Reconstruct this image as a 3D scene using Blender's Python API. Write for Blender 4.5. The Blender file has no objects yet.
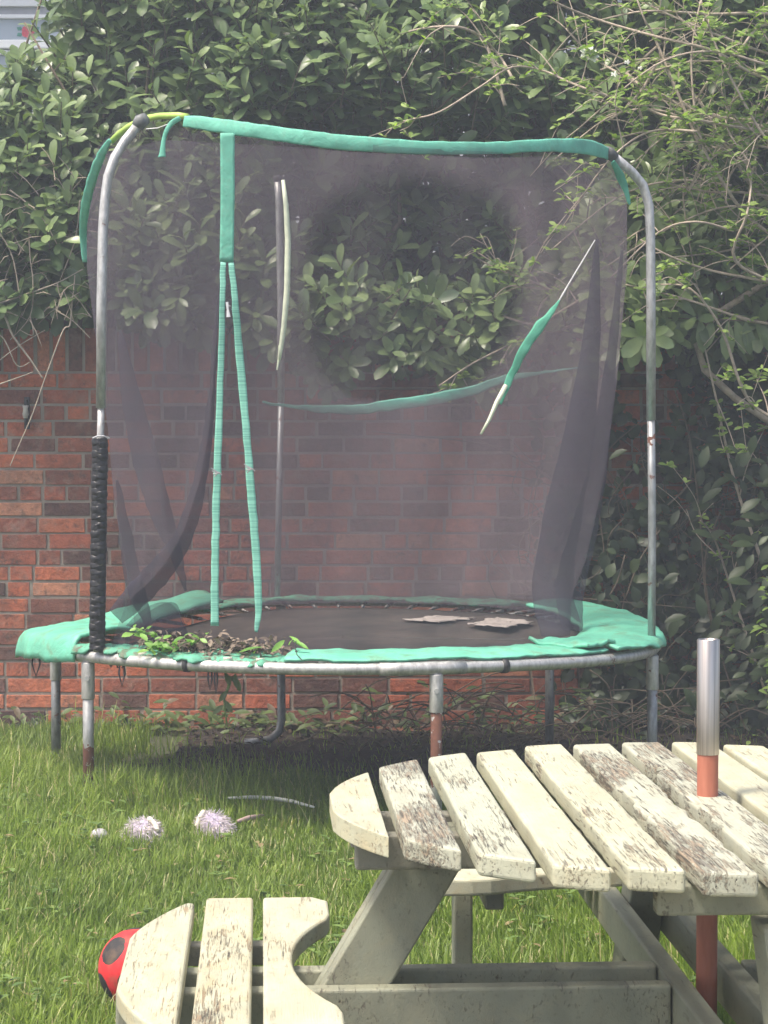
import bpy, math, random
import numpy as np
from mathutils import Vector, Matrix, noise
R = math.radians
rng = np.random.default_rng(7)
random.seed(7)
sc = bpy.context.scene
COL = sc.collection
F = 2150.0
H = 1.38
PITCH = math.atan(74.0 / F)
cp, sp = math.cos(PITCH), math.sin(PITCH)

def P(px, py, d):
    """world point seen at pixel (px,py) at world depth y=d (used to measure real positions off the photo)"""
    x = (px - 384) / F
    yc = -(py - 512) / F
    Y = cp + sp * yc
    Z = -sp + cp * yc
    s = d / Y
    return Vector((x * s, d, H + Z * s))

def interp(x, pts):
    return float(np.interp(x, [p[0] for p in pts], [p[1] for p in pts]))

# ------------------------------------------------------------------ materials
class NT:
    def __init__(s, name):
        s.m = bpy.data.materials.new(name); s.m.use_nodes = True
        s.t = s.m.node_tree; s.n = s.t.nodes; s.l = s.t.links
        s.b = s.n['Principled BSDF']; s.out = s.n['Material Output']
    def node(s, typ, **kw):
        n = s.n.new(typ)
        for k, v in kw.items():
            if k in n.inputs.keys(): n.inputs[k].default_value = v
            else: setattr(n, k, v)
        return n
    def link(s, a, b): s.l.new(a, b)
    def coord(s, scale=(1, 1, 1), kind='Object'):
        tc = s.node('ShaderNodeTexCoord'); mp = s.node('ShaderNodeMapping')
        mp.inputs['Scale'].default_value = scale
        s.link(tc.outputs[kind], mp.inputs['Vector']); return mp.outputs[0]
    def noise(s, vec, scale=5, detail=4, rough=.55, dist=0):
        n = s.node('ShaderNodeTexNoise'); n.inputs['Scale'].default_value = scale
        n.inputs['Detail'].default_value = detail; n.inputs['Roughness'].default_value = rough
        n.inputs['Distortion'].default_value = dist
        s.link(vec, n.inputs['Vector']); return n.outputs['Fac']
    def ramp(s, fac, stops):
        r = s.node('ShaderNodeValToRGB'); e = r.color_ramp.elements
        while len(e) < len(stops): e.new(.5)
        for i, (p, c) in enumerate(stops):
            e[i].position = p
            e[i].color = (c, c, c, 1) if isinstance(c, (int, float)) else (*c, 1)
        s.link(fac, r.inputs[0]); return r.outputs[0]
    def mix(s, fac, a, b, mode='MIX'):
        n = s.node('ShaderNodeMix'); n.data_type = 'RGBA'; n.blend_type = mode
        for v, i in ((fac, 0), (a, 6), (b, 7)):
            if isinstance(v, bpy.types.NodeSocket): s.link(v, n.inputs[i])
            elif i == 0: n.inputs[0].default_value = v
            else: n.inputs[i].default_value = (*v, 1) if len(v) == 3 else v
        return n.outputs[2]
    def math(s, op, a, b=0.0):
        n = s.node('ShaderNodeMath'); n.operation = op
        for i, v in enumerate((a, b)):
            if isinstance(v, bpy.types.NodeSocket): s.link(v, n.inputs[i])
            else: n.inputs[i].default_value = v
        return n.outputs[0]
    def bump(s, h, strength=.3, dist=.01):
        b = s.node('ShaderNodeBump'); b.inputs['Strength'].default_value = strength
        b.inputs['Distance'].default_value = dist
        s.link(h, b.inputs['Height']); s.link(b.outputs[0], s.b.inputs['Normal'])
    def set(s, **kw):
        for k, v in kw.items():
            k = k.replace('_', ' ')
            if isinstance(v, bpy.types.NodeSocket): s.link(v, s.b.inputs[k])
            elif isinstance(v, (tuple, list)): s.b.inputs[k].default_value = (*v, 1)
            else: s.b.inputs[k].default_value = v
        return s

def simple(name, col, rough=.6, var=.25, scale=20, metal=0, bump=.15, spec=.5):
    n = NT(name); v = n.coord()
    f = n.noise(v, scale, 5)
    c = n.mix(n.ramp(f, [(.3, 0.0), (.7, 1.0)]), tuple(x * (1 - var) for x in col), tuple(min(1, x * (1 + var)) for x in col))
    n.set(Base_Color=c, Roughness=rough, Metallic=metal)
    n.b.inputs['Specular IOR Level'].default_value = spec
    n.bump(f, bump, .005)
    return n.m

def leaf_mat(name, dark, light, rough=.4, trans=.25, spec=.5, dry=None):
    n = NT(name)
    a = n.node('ShaderNodeAttribute'); a.attribute_name = 'tint'
    stops = [(0, dark), (.9, light)]
    if dry: stops = [(0, dark), (.86, light), (.93, dry), (1, dry)]
    c = n.ramp(a.outputs['Fac'], stops)
    f = n.noise(n.coord(), 18, 3)
    c = n.mix(.5, c, n.mix(n.ramp(f, [(.3, 0.), (.7, 1.)]), (.6, .6, .6), (1.3, 1.3, 1.2)), 'MULTIPLY')
    n.set(Base_Color=c, Roughness=rough)
    n.b.inputs['Specular IOR Level'].default_value = spec
    if trans:
        tr = n.node('ShaderNodeBsdfTranslucent'); n.link(n.mix(1, c, (1.3, 1.5, .5), 'MULTIPLY'), tr.inputs[0])
        ms = n.node('ShaderNodeMixShader'); ms.inputs[0].default_value = trans
        n.link(n.b.outputs[0], ms.inputs[1]); n.link(tr.outputs[0], ms.inputs[2])
        n.link(ms.outputs[0], n.out.inputs[0])
    return n.m

def galv(name, rust_lo=None, rust_hi=None, base=(.42, .42, .41), amount=.6):
    """galvanised tube, dull, streaky, rusted between two heights (world z) and in spots"""
    n = NT(name)
    v = n.coord((1, 1, .35)); f = n.noise(v, 60, 5, .6)
    c = n.mix(n.ramp(f, [(.35, 0.), (.65, 1.)]), tuple(x * .72 for x in base), tuple(x * 1.2 for x in base))
    spots = n.ramp(n.noise(n.coord(), 22, 6, .65), [(amount, 0.), (amount + .06, 1.)])
    m = spots
    if rust_lo is not None:
        g = n.node('ShaderNodeNewGeometry'); sx = n.node('ShaderNodeSeparateXYZ'); n.link(g.outputs['Position'], sx.inputs[0])
        z = n.math('ADD', sx.outputs[2], n.math('MULTIPLY', n.noise(n.coord(), 30, 3), .12))
        lo = n.math('GREATER_THAN', z, rust_lo + .06); hi = n.math('LESS_THAN', z, rust_hi + .06)
        band = n.math('MULTIPLY', n.math('MULTIPLY', lo, hi), n.ramp(n.noise(n.coord(), 45, 4), [(.36, 0.), (.42, 1.)]))
        m = n.math('MAXIMUM', spots, band)
    rc = n.mix(n.noise(n.coord(), 90, 3), (.075, .03, .02), (.19, .075, .045))
    n.set(Base_Color=n.mix(m, c, rc), Roughness=n.ramp(m, [(0, .48), (1, .85)]), Metallic=n.ramp(m, [(0, .55), (1, 0.)]))
    n.bump(f, .15, .003)
    return n.m

def paint_wood(name, damage=.5, warm=.5, base=(.49, .485, .355)):
    """old cream-green paint, worn along the grain (local y) to grey-brown wood"""
    n = NT(name)
    oi = n.node('ShaderNodeObjectInfo')
    tc = n.node('ShaderNodeTexCoord')
    off = n.node('ShaderNodeVectorMath'); off.operation = 'ADD'
    rv = n.node('ShaderNodeVectorMath'); rv.operation = 'SCALE'; rv.inputs[0].default_value = (7.3, 5.1, 3.7)
    n.link(oi.outputs['Random'], rv.inputs['Scale']); n.link(tc.outputs['Object'], off.inputs[0]); n.link(rv.outputs[0], off.inputs[1])
    def cd(s):
        mp = n.node('ShaderNodeMapping'); mp.inputs['Scale'].default_value = s; n.link(off.outputs[0], mp.inputs[0]); return mp.outputs[0]
    grain = n.noise(cd((85, 5, 40)), 1.5, 8, .68, .5)
    fine = n.noise(cd((260, 10, 180)), 1.2, 5, .65, .4)
    blot = n.noise(cd((8, 2.2, 7)), 1.0, 3, .55, .3)
    patch = n.noise(cd((24, 10, 20)), 1.0, 5, .65, .6)
    soft = n.noise(cd((14, 6, 10)), 1.1, 3, .5)
    w = n.math('ADD', n.math('ADD', n.math('MULTIPLY', blot, .66), n.math('MULTIPLY', grain, .54)), n.math('MULTIPLY', patch, .20))
    th = .83 - .13 * damage
    worn = n.ramp(w, [(th, 0.), (th + .015, .55), (th + .07, 1.)])
    # long hair cracks that follow the worn areas
    streak = n.math('MULTIPLY', n.ramp(grain, [(0, 1.), (.37, 1.), (.41, 0.)]), n.ramp(n.math('ADD', n.math('MULTIPLY', blot, .7), n.math('MULTIPLY', patch, .3)), [(.46 - .06 * damage, 0.), (.56 - .06 * damage, 1.)]))
    crack = n.math('MULTIPLY', n.ramp(fine, [(.0, 1.), (.36, 1.), (.41, 0.)]), n.ramp(w, [(th - .10, 0.), (th - .01, 1.)]))
    pc = n.mix(n.ramp(soft, [(.3, 0.), (.7, 1.)]), tuple(x * .84 for x in base), tuple(x * 1.08 for x in base))
    pc = n.mix(n.ramp(patch, [(.45, 0.), (.8, .6 * warm + .1)]), pc, (.50, .38, .19))
    pc = n.mix(n.ramp(n.noise(cd((90, 40, 70)), 1, 4, .7), [(.56, 0.), (.70, .55)]), pc, tuple(x * .55 for x in base))
    wc = n.mix(n.ramp(patch, [(.3, 0.), (.7, 1.)]), (.14, .10, .065), (.42, .29, .17) if warm > .6 else (.38, .29, .20))
    wc = n.mix(n.ramp(fine, [(.44, .95), (.51, .5), (.57, 0.)]), wc, (.03, .023, .018))
    wc = n.mix(n.ramp(n.noise(cd((150, 22, 120)), 1, 5, .7), [(.52, 0.), (.58, .8)]), wc, tuple(x * .8 for x in base))
    c = n.mix(n.math('MULTIPLY', worn, .9), pc, wc)
    c = n.mix(n.math('MULTIPLY', streak, .75), c, (.24, .15, .08) if warm > .6 else (.13, .11, .09))
    c = n.mix(crack, c, (.05, .04, .035))
    n.set(Base_Color=c, Roughness=n.ramp(worn, [(0, .55), (1, .9)]))
    h = n.math('ADD', n.math('MULTIPLY', n.math('MAXIMUM', worn, n.math('MAXIMUM', crack, streak)), -1.0), n.math('MULTIPLY', fine, .35))
    n.bump(h, .7, .004)
    return n.m

def cloth_mat(name, col, dirt=(.18, .17, .1), rough=.7, dirt_amt=.5, scale=14, trans=.15):
    n = NT(name); v = n.coord()
    f = n.noise(v, scale, 6, .65, .5)
    base = n.mix(n.ramp(n.noise(v, scale * .5, 3), [(.3, 0.), (.7, 1.)]), tuple(x * .8 for x in col), tuple(min(1, x * 1.15) for x in col))
    c = n.mix(n.ramp(f, [(.5, 0.), (.5 + .35 * (1.05 - dirt_amt), dirt_amt)]), base, dirt)
    n.set(Base_Color=c, Roughness=rough)
    cr = n.noise(v, 9, 6, .7, 1.8)
    n.bump(n.math('ADD', cr, n.math('MULTIPLY', n.noise(v, 60, 4), .25)), .45, .012)
    if trans:
        tr = n.node('ShaderNodeBsdfTranslucent'); n.link(c, tr.inputs[0])
        ms = n.node('ShaderNodeMixShader'); ms.inputs[0].default_value = trans
        n.link(n.b.outputs[0], ms.inputs[1]); n.link(tr.outputs[0], ms.inputs[2]); n.link(ms.outputs[0], n.out.inputs[0])
    return n.m

def net_mat(name, col, alpha, cover=False):
    """fine knotted mesh: the threads are smaller than a pixel, so cover is given as a share"""
    n = NT(name)
    tp = n.node('ShaderNodeBsdfTransparent')
    df = n.node('ShaderNodeBsdfDiffuse'); df.inputs[0].default_value = (*col, 1)
    tl = n.node('ShaderNodeBsdfTranslucent'); tl.inputs[0].default_value = (*col, 1)
    m1 = n.node('ShaderNodeMixShader'); m1.inputs[0].default_value = .35
    n.link(df.outputs[0], m1.inputs[1]); n.link(tl.outputs[0], m1.inputs[2])
    f = n.ramp(n.noise(n.coord((3, 3, 1)), 1.6, 4, .55), [(.3, alpha - .08), (.7, alpha + .08)])
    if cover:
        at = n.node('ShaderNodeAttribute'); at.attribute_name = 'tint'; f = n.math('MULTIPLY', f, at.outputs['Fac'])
    m2 = n.node('ShaderNodeMixShader'); n.link(f, m2.inputs[0])
    n.link(tp.outputs[0], m2.inputs[1]); n.link(m1.outputs[0], m2.inputs[2]); n.link(m2.outputs[0], n.out.inputs[0])
    n.n.remove(n.b)
    return n.m

# ------------------------------------------------------------------ mesh helpers
class MB:
    def __init__(s): s.v = []; s.f = []; s.t = []
    def add(s, vs, fs, tint=None):
        o = len(s.v); s.v += [tuple(v) for v in vs]; s.f += [tuple(i + o for i in f) for f in fs]
        if tint is not None: s.t += [tint] * len(vs)
        return s
    def box(s, lo, hi, M=None, tint=None):
        vs = [Vector((x, y, z)) for z in (lo[2], hi[2]) for y in (lo[1], hi[1]) for x in (lo[0], hi[0])]
        if M is not None: vs = [M @ v for v in vs]
        return s.add(vs, [(0, 2, 3, 1), (4, 5, 7, 6), (0, 1, 5, 4), (2, 6, 7, 3), (0, 4, 6, 2), (1, 3, 7, 5)], tint)
    def tube(s, pts, r, seg=10, cap=True, tint=None, flat=None):
        pts = [Vector(p) for p in pts]; n = len(pts)
        rs = list(r) if isinstance(r, (list, tuple)) else [r] * n
        up = None; rings = []
        for i, p in enumerate(pts):
            t = (pts[min(i + 1, n - 1)] - pts[max(i - 1, 0)])
            if t.length < 1e-9: t = Vector((0, 0, 1))
            t.normalize()
            if up is None:
                up = Vector((0, -1, 0)) if abs(t.y) < .9 else Vector((0, 0, 1))
            a = up - t * up.dot(t)
            if a.length < 1e-6: a = t.orthogonal()
            a.normalize(); up = a; b = t.cross(a)
            fl = flat or 1.0
            rings.append([p + (a * math.cos(k / seg * 2 * math.pi) * fl + b * math.sin(k / seg * 2 * math.pi)) * rs[i] for k in range(seg)])
        vs = [v for rg in rings for v in rg]; fs = []
        for i in range(n - 1):
            for k in range(seg):
                k2 = (k + 1) % seg
                fs.append((i * seg + k, i * seg + k2, (i + 1) * seg + k2, (i + 1) * seg + k))
        if cap:
            fs.append(tuple(range(seg))[::-1]); fs.append(tuple((n - 1) * seg + k for k in range(seg)))
        return s.add(vs, fs, tint)
    def grid(s, nu, nv, fn, tint=None):
        vs = [fn(i / nu, j / nv) for j in range(nv + 1) for i in range(nu + 1)]
        fs = [(j * (nu + 1) + i, j * (nu + 1) + i + 1, (j + 1) * (nu + 1) + i + 1, (j + 1) * (nu + 1) + i) for j in range(nv) for i in range(nu)]
        return s.add(vs, fs, tint)
    def build(s, name, mat, parent=None, smooth=False, bevel=0, solid=0, subd=0, local=True):
        me = bpy.data.meshes.new(name)
        vs = s.v
        if parent is not None and local:
            inv = parent.matrix_basis.inverted()
            p = parent.parent
            if p is not None: inv = inv @ p.matrix_basis.inverted()
            vs = [tuple(inv @ Vector(v)) for v in vs]
        me.from_pydata(vs, [], s.f); me.materials.append(mat)
        if smooth: me.polygons.foreach_set('use_smooth', [True] * len(me.polygons))
        if s.t:
            at = me.attributes.new('tint', 'FLOAT', 'POINT'); at.data.foreach_set('value', s.t)
        me.update()
        o = bpy.data.objects.new(name, me); COL.objects.link(o)
        if parent is not None: o.parent = parent
        if solid:
            m = o.modifiers.new('solid', 'SOLIDIFY'); m.thickness = solid; m.offset = 0
        if bevel:
            m = o.modifiers.new('bevel', 'BEVEL'); m.width = bevel; m.segments = 3; m.limit_method = 'ANGLE'; m.angle_limit = R(40)
        if subd:
            m = o.modifiers.new('sub', 'SUBSURF'); m.levels = subd; m.render_levels = subd
        return o

def tag(o, label, cat, group=None, kind=None):
    if label: o['label'] = label
    if cat: o['category'] = cat
    if group: o['group'] = group
    if kind: o['kind'] = kind
    return o
def empty(name, loc, label, cat, rz=0, group=None):
    o = bpy.data.objects.new(name, None); COL.objects.link(o)
    o.location = loc; o.rotation_euler = (0, 0, rz)
    o.matrix_basis = Matrix.Translation(Vector(loc)) @ Matrix.Rotation(rz, 4, 'Z')
    o.empty_display_size = .1
    return tag(o, label, cat, group)

def np_mesh(name, verts, faces_quads, mat, parent=None, tint=None, smooth=True):
    """verts (N,3); faces (M,4) or (M,3)"""
    if parent is not None:
        inv = np.array(parent.matrix_basis.inverted()); verts = verts @ inv[:3, :3].T + inv[:3, 3]
    me = bpy.data.meshes.new(name)
    k = faces_quads.shape[1]
    me.vertices.add(len(verts)); me.vertices.foreach_set('co', verts.astype(np.float32).ravel())
    me.loops.add(faces_quads.size); me.loops.foreach_set('vertex_index', faces_quads.astype(np.int32).ravel())
    me.polygons.add(len(faces_quads)); me.polygons.foreach_set('loop_start', np.arange(0, faces_quads.size, k, dtype=np.int32))
    me.polygons.foreach_set('use_smooth', np.full(len(faces_quads), smooth))
    me.materials.append(mat)
    if tint is not None:
        at = me.attributes.new('tint', 'FLOAT', 'POINT'); at.data.foreach_set('value', tint.astype(np.float32))
    me.update(calc_edges=True); me.validate()
    o = bpy.data.objects.new(name, me); COL.objects.link(o)
    if parent is not None: o.parent = parent
    return o

def nrm(a): return a / np.maximum(np.linalg.norm(a, axis=-1, keepdims=True), 1e-9)

def leaves_np(pos, d, up, L, W, tint, curl=.25, fold=.25, blunt=False):
    """leaf blades: pos base (N,3), d direction, up approx face normal; returns verts, faces(quad, tip/base degenerate free), tint"""
    N = len(pos); d = nrm(d); side = nrm(np.cross(d, up)); nn = nrm(np.cross(side, d))
    ts = np.array([0, .25, .55, .82, 1.0]) if not blunt else np.array([0, .3, .62, .88, 1.0]); wd = np.array([.06, .66, 1.0, .70, .05]) if not blunt else np.array([.08, .62, 1.0, .86, .18])
    L = L[:, None]; W = W[:, None]
    out = []
    for t, w in zip(ts, wd):
        c = pos + d * (L * t) - nn * (L * curl * t * t)
        out.append(c - side * (W * w * .5) + nn * (W * w * fold * .5))
        out.append(c)
        out.append(c + side * (W * w * .5) + nn * (W * w * fold * .5))
    V = np.stack(out, 1).reshape(-1, 3)      # 15 per leaf
    fq = []
    for i in range(4):
        a = i * 3; b = a + 3
        fq += [(a, a + 1, b + 1, b), (a + 1, a + 2, b + 2, b + 1)]
    fq = np.array(fq)
    FQ = (fq[None] + (np.arange(N) * 15)[:, None, None]).reshape(-1, 4)
    return V, FQ, np.repeat(tint, 15)

def make_leaves(name, mat, parent, specs, blunt=False):
    pos, d, up, L, W, t = [np.array(x) for x in zip(*specs)]
    V, FQ, T = leaves_np(pos.astype(float), d.astype(float), up.astype(float), L.astype(float), W.astype(float), t.astype(float), blunt=blunt)
    return np_mesh(name, V, FQ, mat, parent, T)

# ------------------------------------------------------------------ render, camera, light
sc.render.engine = 'CYCLES'
sc.view_settings.view_transform = 'Standard'
sc.view_settings.look = 'None'
sc.view_settings.exposure = 0.78
sc.view_settings.gamma = 1.0
sc.cycles.transparent_max_bounces = 24
sc.cycles.max_bounces = 8
cam = bpy.data.cameras.new('camera'); co = bpy.data.objects.new('camera', cam); COL.objects.link(co)
cam.sensor_fit = 'VERTICAL'; cam.sensor_height = 36; cam.sensor_width = 27; cam.lens = F / 1024 * 36
co.location = (0, 0, H); co.rotation_euler = (R(90) - PITCH, 0, 0); cam.clip_end = 1000
sc.camera = co

SUN_EL, SUN_AZ = R(62), R(238)      # azimuth from +Y clockwise: high, over the left shoulder
sd = Vector((math.sin(SUN_AZ) * math.cos(SUN_EL), math.cos(SUN_AZ) * math.cos(SUN_EL), math.sin(SUN_EL)))
sl = bpy.data.lights.new('sun', 'SUN'); sl.energy = 2.7; sl.angle = R(12); sl.color = (1, .92, .80)
so = bpy.data.objects.new('sun', sl); COL.objects.link(so); so.rotation_euler = sd.to_track_quat('Z', 'Y').to_euler()
w = bpy.data.worlds.new('World'); sc.world = w; w.use_nodes = True
sky = w.node_tree.nodes.new('ShaderNodeTexSky'); sky.sky_type = 'NISHITA'; sky.sun_disc = False
sky.sun_elevation = SUN_EL; sky.sun_rotation = SUN_AZ; sky.air_density = 1.0; sky.dust_density = 6
bg = w.node_tree.nodes['Background']; w.node_tree.links.new(sky.outputs[0], bg.inputs[0]); bg.inputs[1].default_value = .15

# ------------------------------------------------------------------ ground and lawn
def sm(x, a, b):
    t = np.clip((x - a) / (b - a), 0, 1); return t * t * (3 - 2 * t)
def gz(x, y):
    return .08 * (1 - sm(x, -1.0, .1)) * sm(y, 5.6, 7.2) * (1 - sm(y, 8.2, 9.6)) + .012 * np.sin(x * 3.1 + 1) * np.sin(y * 2.3)
def soil_mask(x, y):
    """1 where bare earth shows: beneath the trampoline, up to the wall"""
    wob = .16 * np.sin(x * 5.3) + .1 * np.sin(x * 13 + 2) + .07 * np.sin(y * 9 + x * 4)
    front = sm(y + wob, 7.95, 8.35)
    left = sm(x + .5 * (10 - y) * .15 + wob * .6, -1.2, -.85)
    return front * left

n = NT('lawn_soil'); v = n.coord()
f1 = n.noise(v, 1.7, 5, .6); f2 = n.noise(v, 38, 5, .7)
c = n.mix(n.ramp(f1, [(.35, 0.), (.65, 1.)]), (.035, .05, .016), (.06, .075, .024))
c = n.mix(n.ramp(f2, [(.4, 0.), (.75, .7)]), c, (.05, .038, .024))
n.set(Base_Color=c, Roughness=.95); n.bump(f2, .6, .02); M_LAWN = n.m
n = NT('bare_earth'); v = n.coord(); f2 = n.noise(v, 30, 6, .7)
n.set(Base_Color=n.mix(n.ramp(f2, [(.3, 0.), (.7, 1.)]), (.018, .012, .009), (.05, .036, .027)), Roughness=.95); n.bump(f2, .9, .03); M_SOIL = n.m

b = MB()
xs = sorted(set([-120, -60, -25, -12, -7] + [-5 + .2 * i for i in range(51)] + [7, 12, 25, 60, 120]))
ys = sorted(set([-60, -20, -5, 0, 2, 3] + [4 + .2 * i for i in range(35)] + [13, 20, 40, 80, 150]))
vs = [(x, y, float(gz(np.float64(x), np.float64(y))) if abs(x) < 6 and 3 < y < 11 else 0) for y in ys for x in xs]
nx = len(xs)
b.add(vs, [(j * nx + i, j * nx + i + 1, (j + 1) * nx + i + 1, (j + 1) * nx + i) for j in range(len(ys) - 1) for i in range(nx - 1)])
tag(b.build('ground', M_LAWN, smooth=True), None, None, kind='structure')
# bare soil sheet just above the lawn sheet, in front of the wall
b = MB()
def soilp(u, v_):
    x = -.95 + u * 3.9; y0 = 8.15 + .18 * math.sin(x * 4) + .1 * math.sin(x * 11); y = y0 + (10.12 - y0) * v_
    if u == 0: x += .3 * v_
    return Vector((x, y, float(gz(x, y)) + .006 + .03 * noise.noise(Vector((x * 4, y * 4, 0))) * (v_ > .02) + .012))
b.grid(60, 30, soilp)
tag(b.build('soil', M_SOIL, smooth=True), None, None, kind='structure')

def grass_mesh(name, n_blades, area_fn, mat, Lr, Wr, label):
    x, y = area_fn(n_blades)
    keep = rng.random(len(x)) > soil_mask(x, y) * .97
    x, y = x[keep], y[keep]; N = len(x)
    z = gz(x, y)
    clump = .5 + .5 * np.sin(x * 7.1 + 2 * np.sin(y * 3.3)) * np.sin(y * 6.2 + 1.7 * np.sin(x * 4.4))
    L = rng.uniform(*Lr, N) * (.65 + .7 * clump * rng.random(N) + .15)
    W = rng.uniform(*Wr, N)
    az = rng.uniform(0, 2 * np.pi, N); lean = rng.uniform(.05, .75, N)
    pref = 1.2 * np.sin(x * 2.3 + y * 1.1); az = az * .75 + pref
    d = np.stack([np.cos(az), np.sin(az), np.zeros(N)], 1); sidev = np.stack([-np.sin(az + rng.uniform(-1, 1, N)), np.cos(az), np.zeros(N)], 1)
    sidev = nrm(sidev)
    base = np.stack([x, y, z - .005], 1); out = []
    for t, wv in ((0, 1.), (.4, .9), (.75, .6), (1.0, .06)):
        hz = t * (1 - .35 * lean * t); hx = lean * t * t
        c = base + d * (L * hx)[:, None]; c[:, 2] += L * hz
        out += [c - sidev * (W * wv * .5)[:, None], c + sidev * (W * wv * .5)[:, None]]
    V = np.stack(out, 1).reshape(-1, 3)
    fq = np.array([(0, 1, 3, 2), (2, 3, 5, 4), (4, 5, 7, 6)])
    FQ = (fq[None] + (np.arange(N) * 8)[:, None, None]).reshape(-1, 4)
    patch = .5 + .5 * np.sin(x * 2.9 + 1.3 * np.sin(y * 2.1)) * np.cos(y * 2.2 + np.sin(x * 3.1))
    patch2 = .5 + .5 * np.sin(x * 9.1 + 2.1 * np.sin(y * 6.3)) * np.sin(y * 8.2 + 1.9 * np.sin(x * 5.7))
    t = np.clip(.02 + .42 * rng.random(N) + .24 * patch + .22 * patch2, 0, .86)
    t = np.where(rng.random(N) < .05 + .12 * (patch2 < .12), .97, t)
    o = np_mesh(name, V, FQ, mat, None, np.repeat(t, 8))
    return tag(o, label, 'grass', kind='stuff')
M_GRASS = leaf_mat('grass_blades', (.055, .115, .016), (.28, .37, .06), .45, .35, .35, dry=(.46, .42, .22))
def lawn_area(n_):
    y = 4.7 + 5.4 * rng.random(n_) ** .9
    x = (rng.random(n_) * 2 - 1) * (.22 * y + .25)
    return x, y
grass_mesh('lawn_grass', 230000, lawn_area, M_GRASS, (.04, .085), (.003, .0065), 'short green lawn grass with dry straw patches around the table')
sp_ = []
for i in range(230):
    y0 = random.uniform(5.0, 8.2); x0 = random.uniform(-1, 1) * (.2 * y0 + .1)
    for k_ in range(random.randint(4, 9)):
        a_ = random.uniform(0, 6.28); L_ = random.uniform(.018, .04)
        sp_.append(((x0 + random.gauss(0, .015), y0 + random.gauss(0, .015), float(gz(x0, y0)) + random.uniform(.03, .06)), (math.cos(a_), math.sin(a_), random.uniform(.0, .5)), (0, 0, 1), L_, L_ * .55, random.uniform(.2, 1)))
o = make_leaves('lawn_weeds', leaf_mat('lawn_weed', (.06, .12, .03), (.20, .30, .08), .5, .25, .4, dry=(.3, .22, .12)), None, sp_); tag(o, 'small broad leaved weeds and dry leaves scattered through the lawn', 'weeds', kind='stuff')
# tall tufts
def tuft_area(n_):
    cs = [(-1.02, 7.35, .10), (-.86, 7.5, .08), (-1.45, 7.9, .15), (-1.7, 8.8, .2), (-1.3, 9.4, .2), (-.9, 9.2, .15), (-.55, 7.75, .2), (.0, 7.7, .2), (.5, 7.8, .2), (-1.75, 7.3, .15), (.12, 5.25, .1), (.35, 5.3, .1), (.9, 5.4, .12), (-.3, 8.0, .2), (-.75, 7.9, .15)]
    k = rng.integers(0, len(cs), n_); c_ = np.array(cs)[k]
    return c_[:, 0] + rng.normal(0, 1, n_) * c_[:, 2], c_[:, 1] + rng.normal(0, 1, n_) * c_[:, 2]
grass_mesh('long_grass', 9000, tuft_area, M_GRASS, (.09, .17), (.003, .006), 'long unmown grass tufts round the trampoline feet and wall')

# ------------------------------------------------------------------ brick wall
WY = 10.1
wall = empty('brick_wall', (0, WY + .1, 0), 'old red brick garden wall with upright brick coping', 'wall')
n = NT('brick')
a = n.node('ShaderNodeAttribute'); a.attribute_name = 'tint'
v = n.coord()
c = n.ramp(a.outputs['Fac'], [(0, (.085, .05, .05)), (.18, (.14, .075, .065)), (.35, (.26, .10, .07)), (.6, (.40, .125, .075)), (.85, (.52, .165, .085)), (1, (.50, .26, .17))])
f = n.noise(v, 26, 6, .7)
c = n.mix(.85, c, n.mix(n.ramp(f, [(.3, 0.), (.7, 1.)]), (.6, .56, .56), (1.25, 1.15, 1.1)), 'MULTIPLY')
c = n.mix(n.ramp(n.noise(v, 9, 6, .7), [(.52, 0.), (.70, .55)]), c, (.34, .27, .23))
c = n.mix(n.ramp(n.noise(v, 14, 6, .75), [(.54, 0.), (.66, .7)]), c, (.075, .055, .05))
c = n.mix(n.ramp(n.noise(v, 3, 4, .6), [(.5, 0.), (.7, .5)]), c, (.085, .065, .055))
c = n.mix(1, c, (1.08, 1.04, 1.0), 'MULTIPLY')
n.set(Base_Color=c, Roughness=.9); n.bump(f, .9, .014); M_BRICK = n.m
n = NT('mortar'); v = n.coord(); f = n.noise(v, 40, 5, .7)
n.set(Base_Color=n.mix(n.noise(v, 5, 5), (.13, .105, .09), (.46, .39, .32)), Roughness=.95); n.bump(f, .7, .01); M_MORTAR = n.m
bb = MB(); cc = MB()
def brick(bm, x0, x1, z0, z1, depth=.1):
    j = random.uniform(-.005, .001)
    M = Matrix.Translation((0, 0, 0))
    t = random.random()
    t = t * .82 + (.18 if random.random() < .6 else 0)
    g_ = random.uniform(.0035, .0065)
    # slightly irregular front face
    lo = (x0 + g_ + random.uniform(0, .005), WY + j, z0 + g_ + random.uniform(-.001, .003)); hi = (x1 - g_ - random.uniform(0, .003), WY + depth, z1 - g_ - random.uniform(0, .002))
    bm.box(lo, hi, None, min(t, 1))
course = .0755; z = -.05; k = 0
while z < 1.685:
    x = -4.2 + random.uniform(0, .1) + (.112 if k % 2 else 0)
    sh = 0
    while x < 4.2:
        L = .225 if (random.random() < (.78 if k % 5 else .12)) else .1125
        brick(bb, x, x + L, z, z + course); x += L
    z += course; k += 1
ztop = z
x = -4.2
while x < 4.2:
    wdt = .075 + random.uniform(-.001, .002)
    brick(cc, x, x + wdt, ztop, ztop + .215, .215); x += wdt
bb.build('brickwork', M_BRICK, wall, bevel=.003); cc.build('coping', M_BRICK, wall, bevel=.004)
MB().box((-4.2, WY + .0035, -.1), (4.2, WY + .21, ztop + .20)).build('mortar', M_MORTAR, wall)

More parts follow.
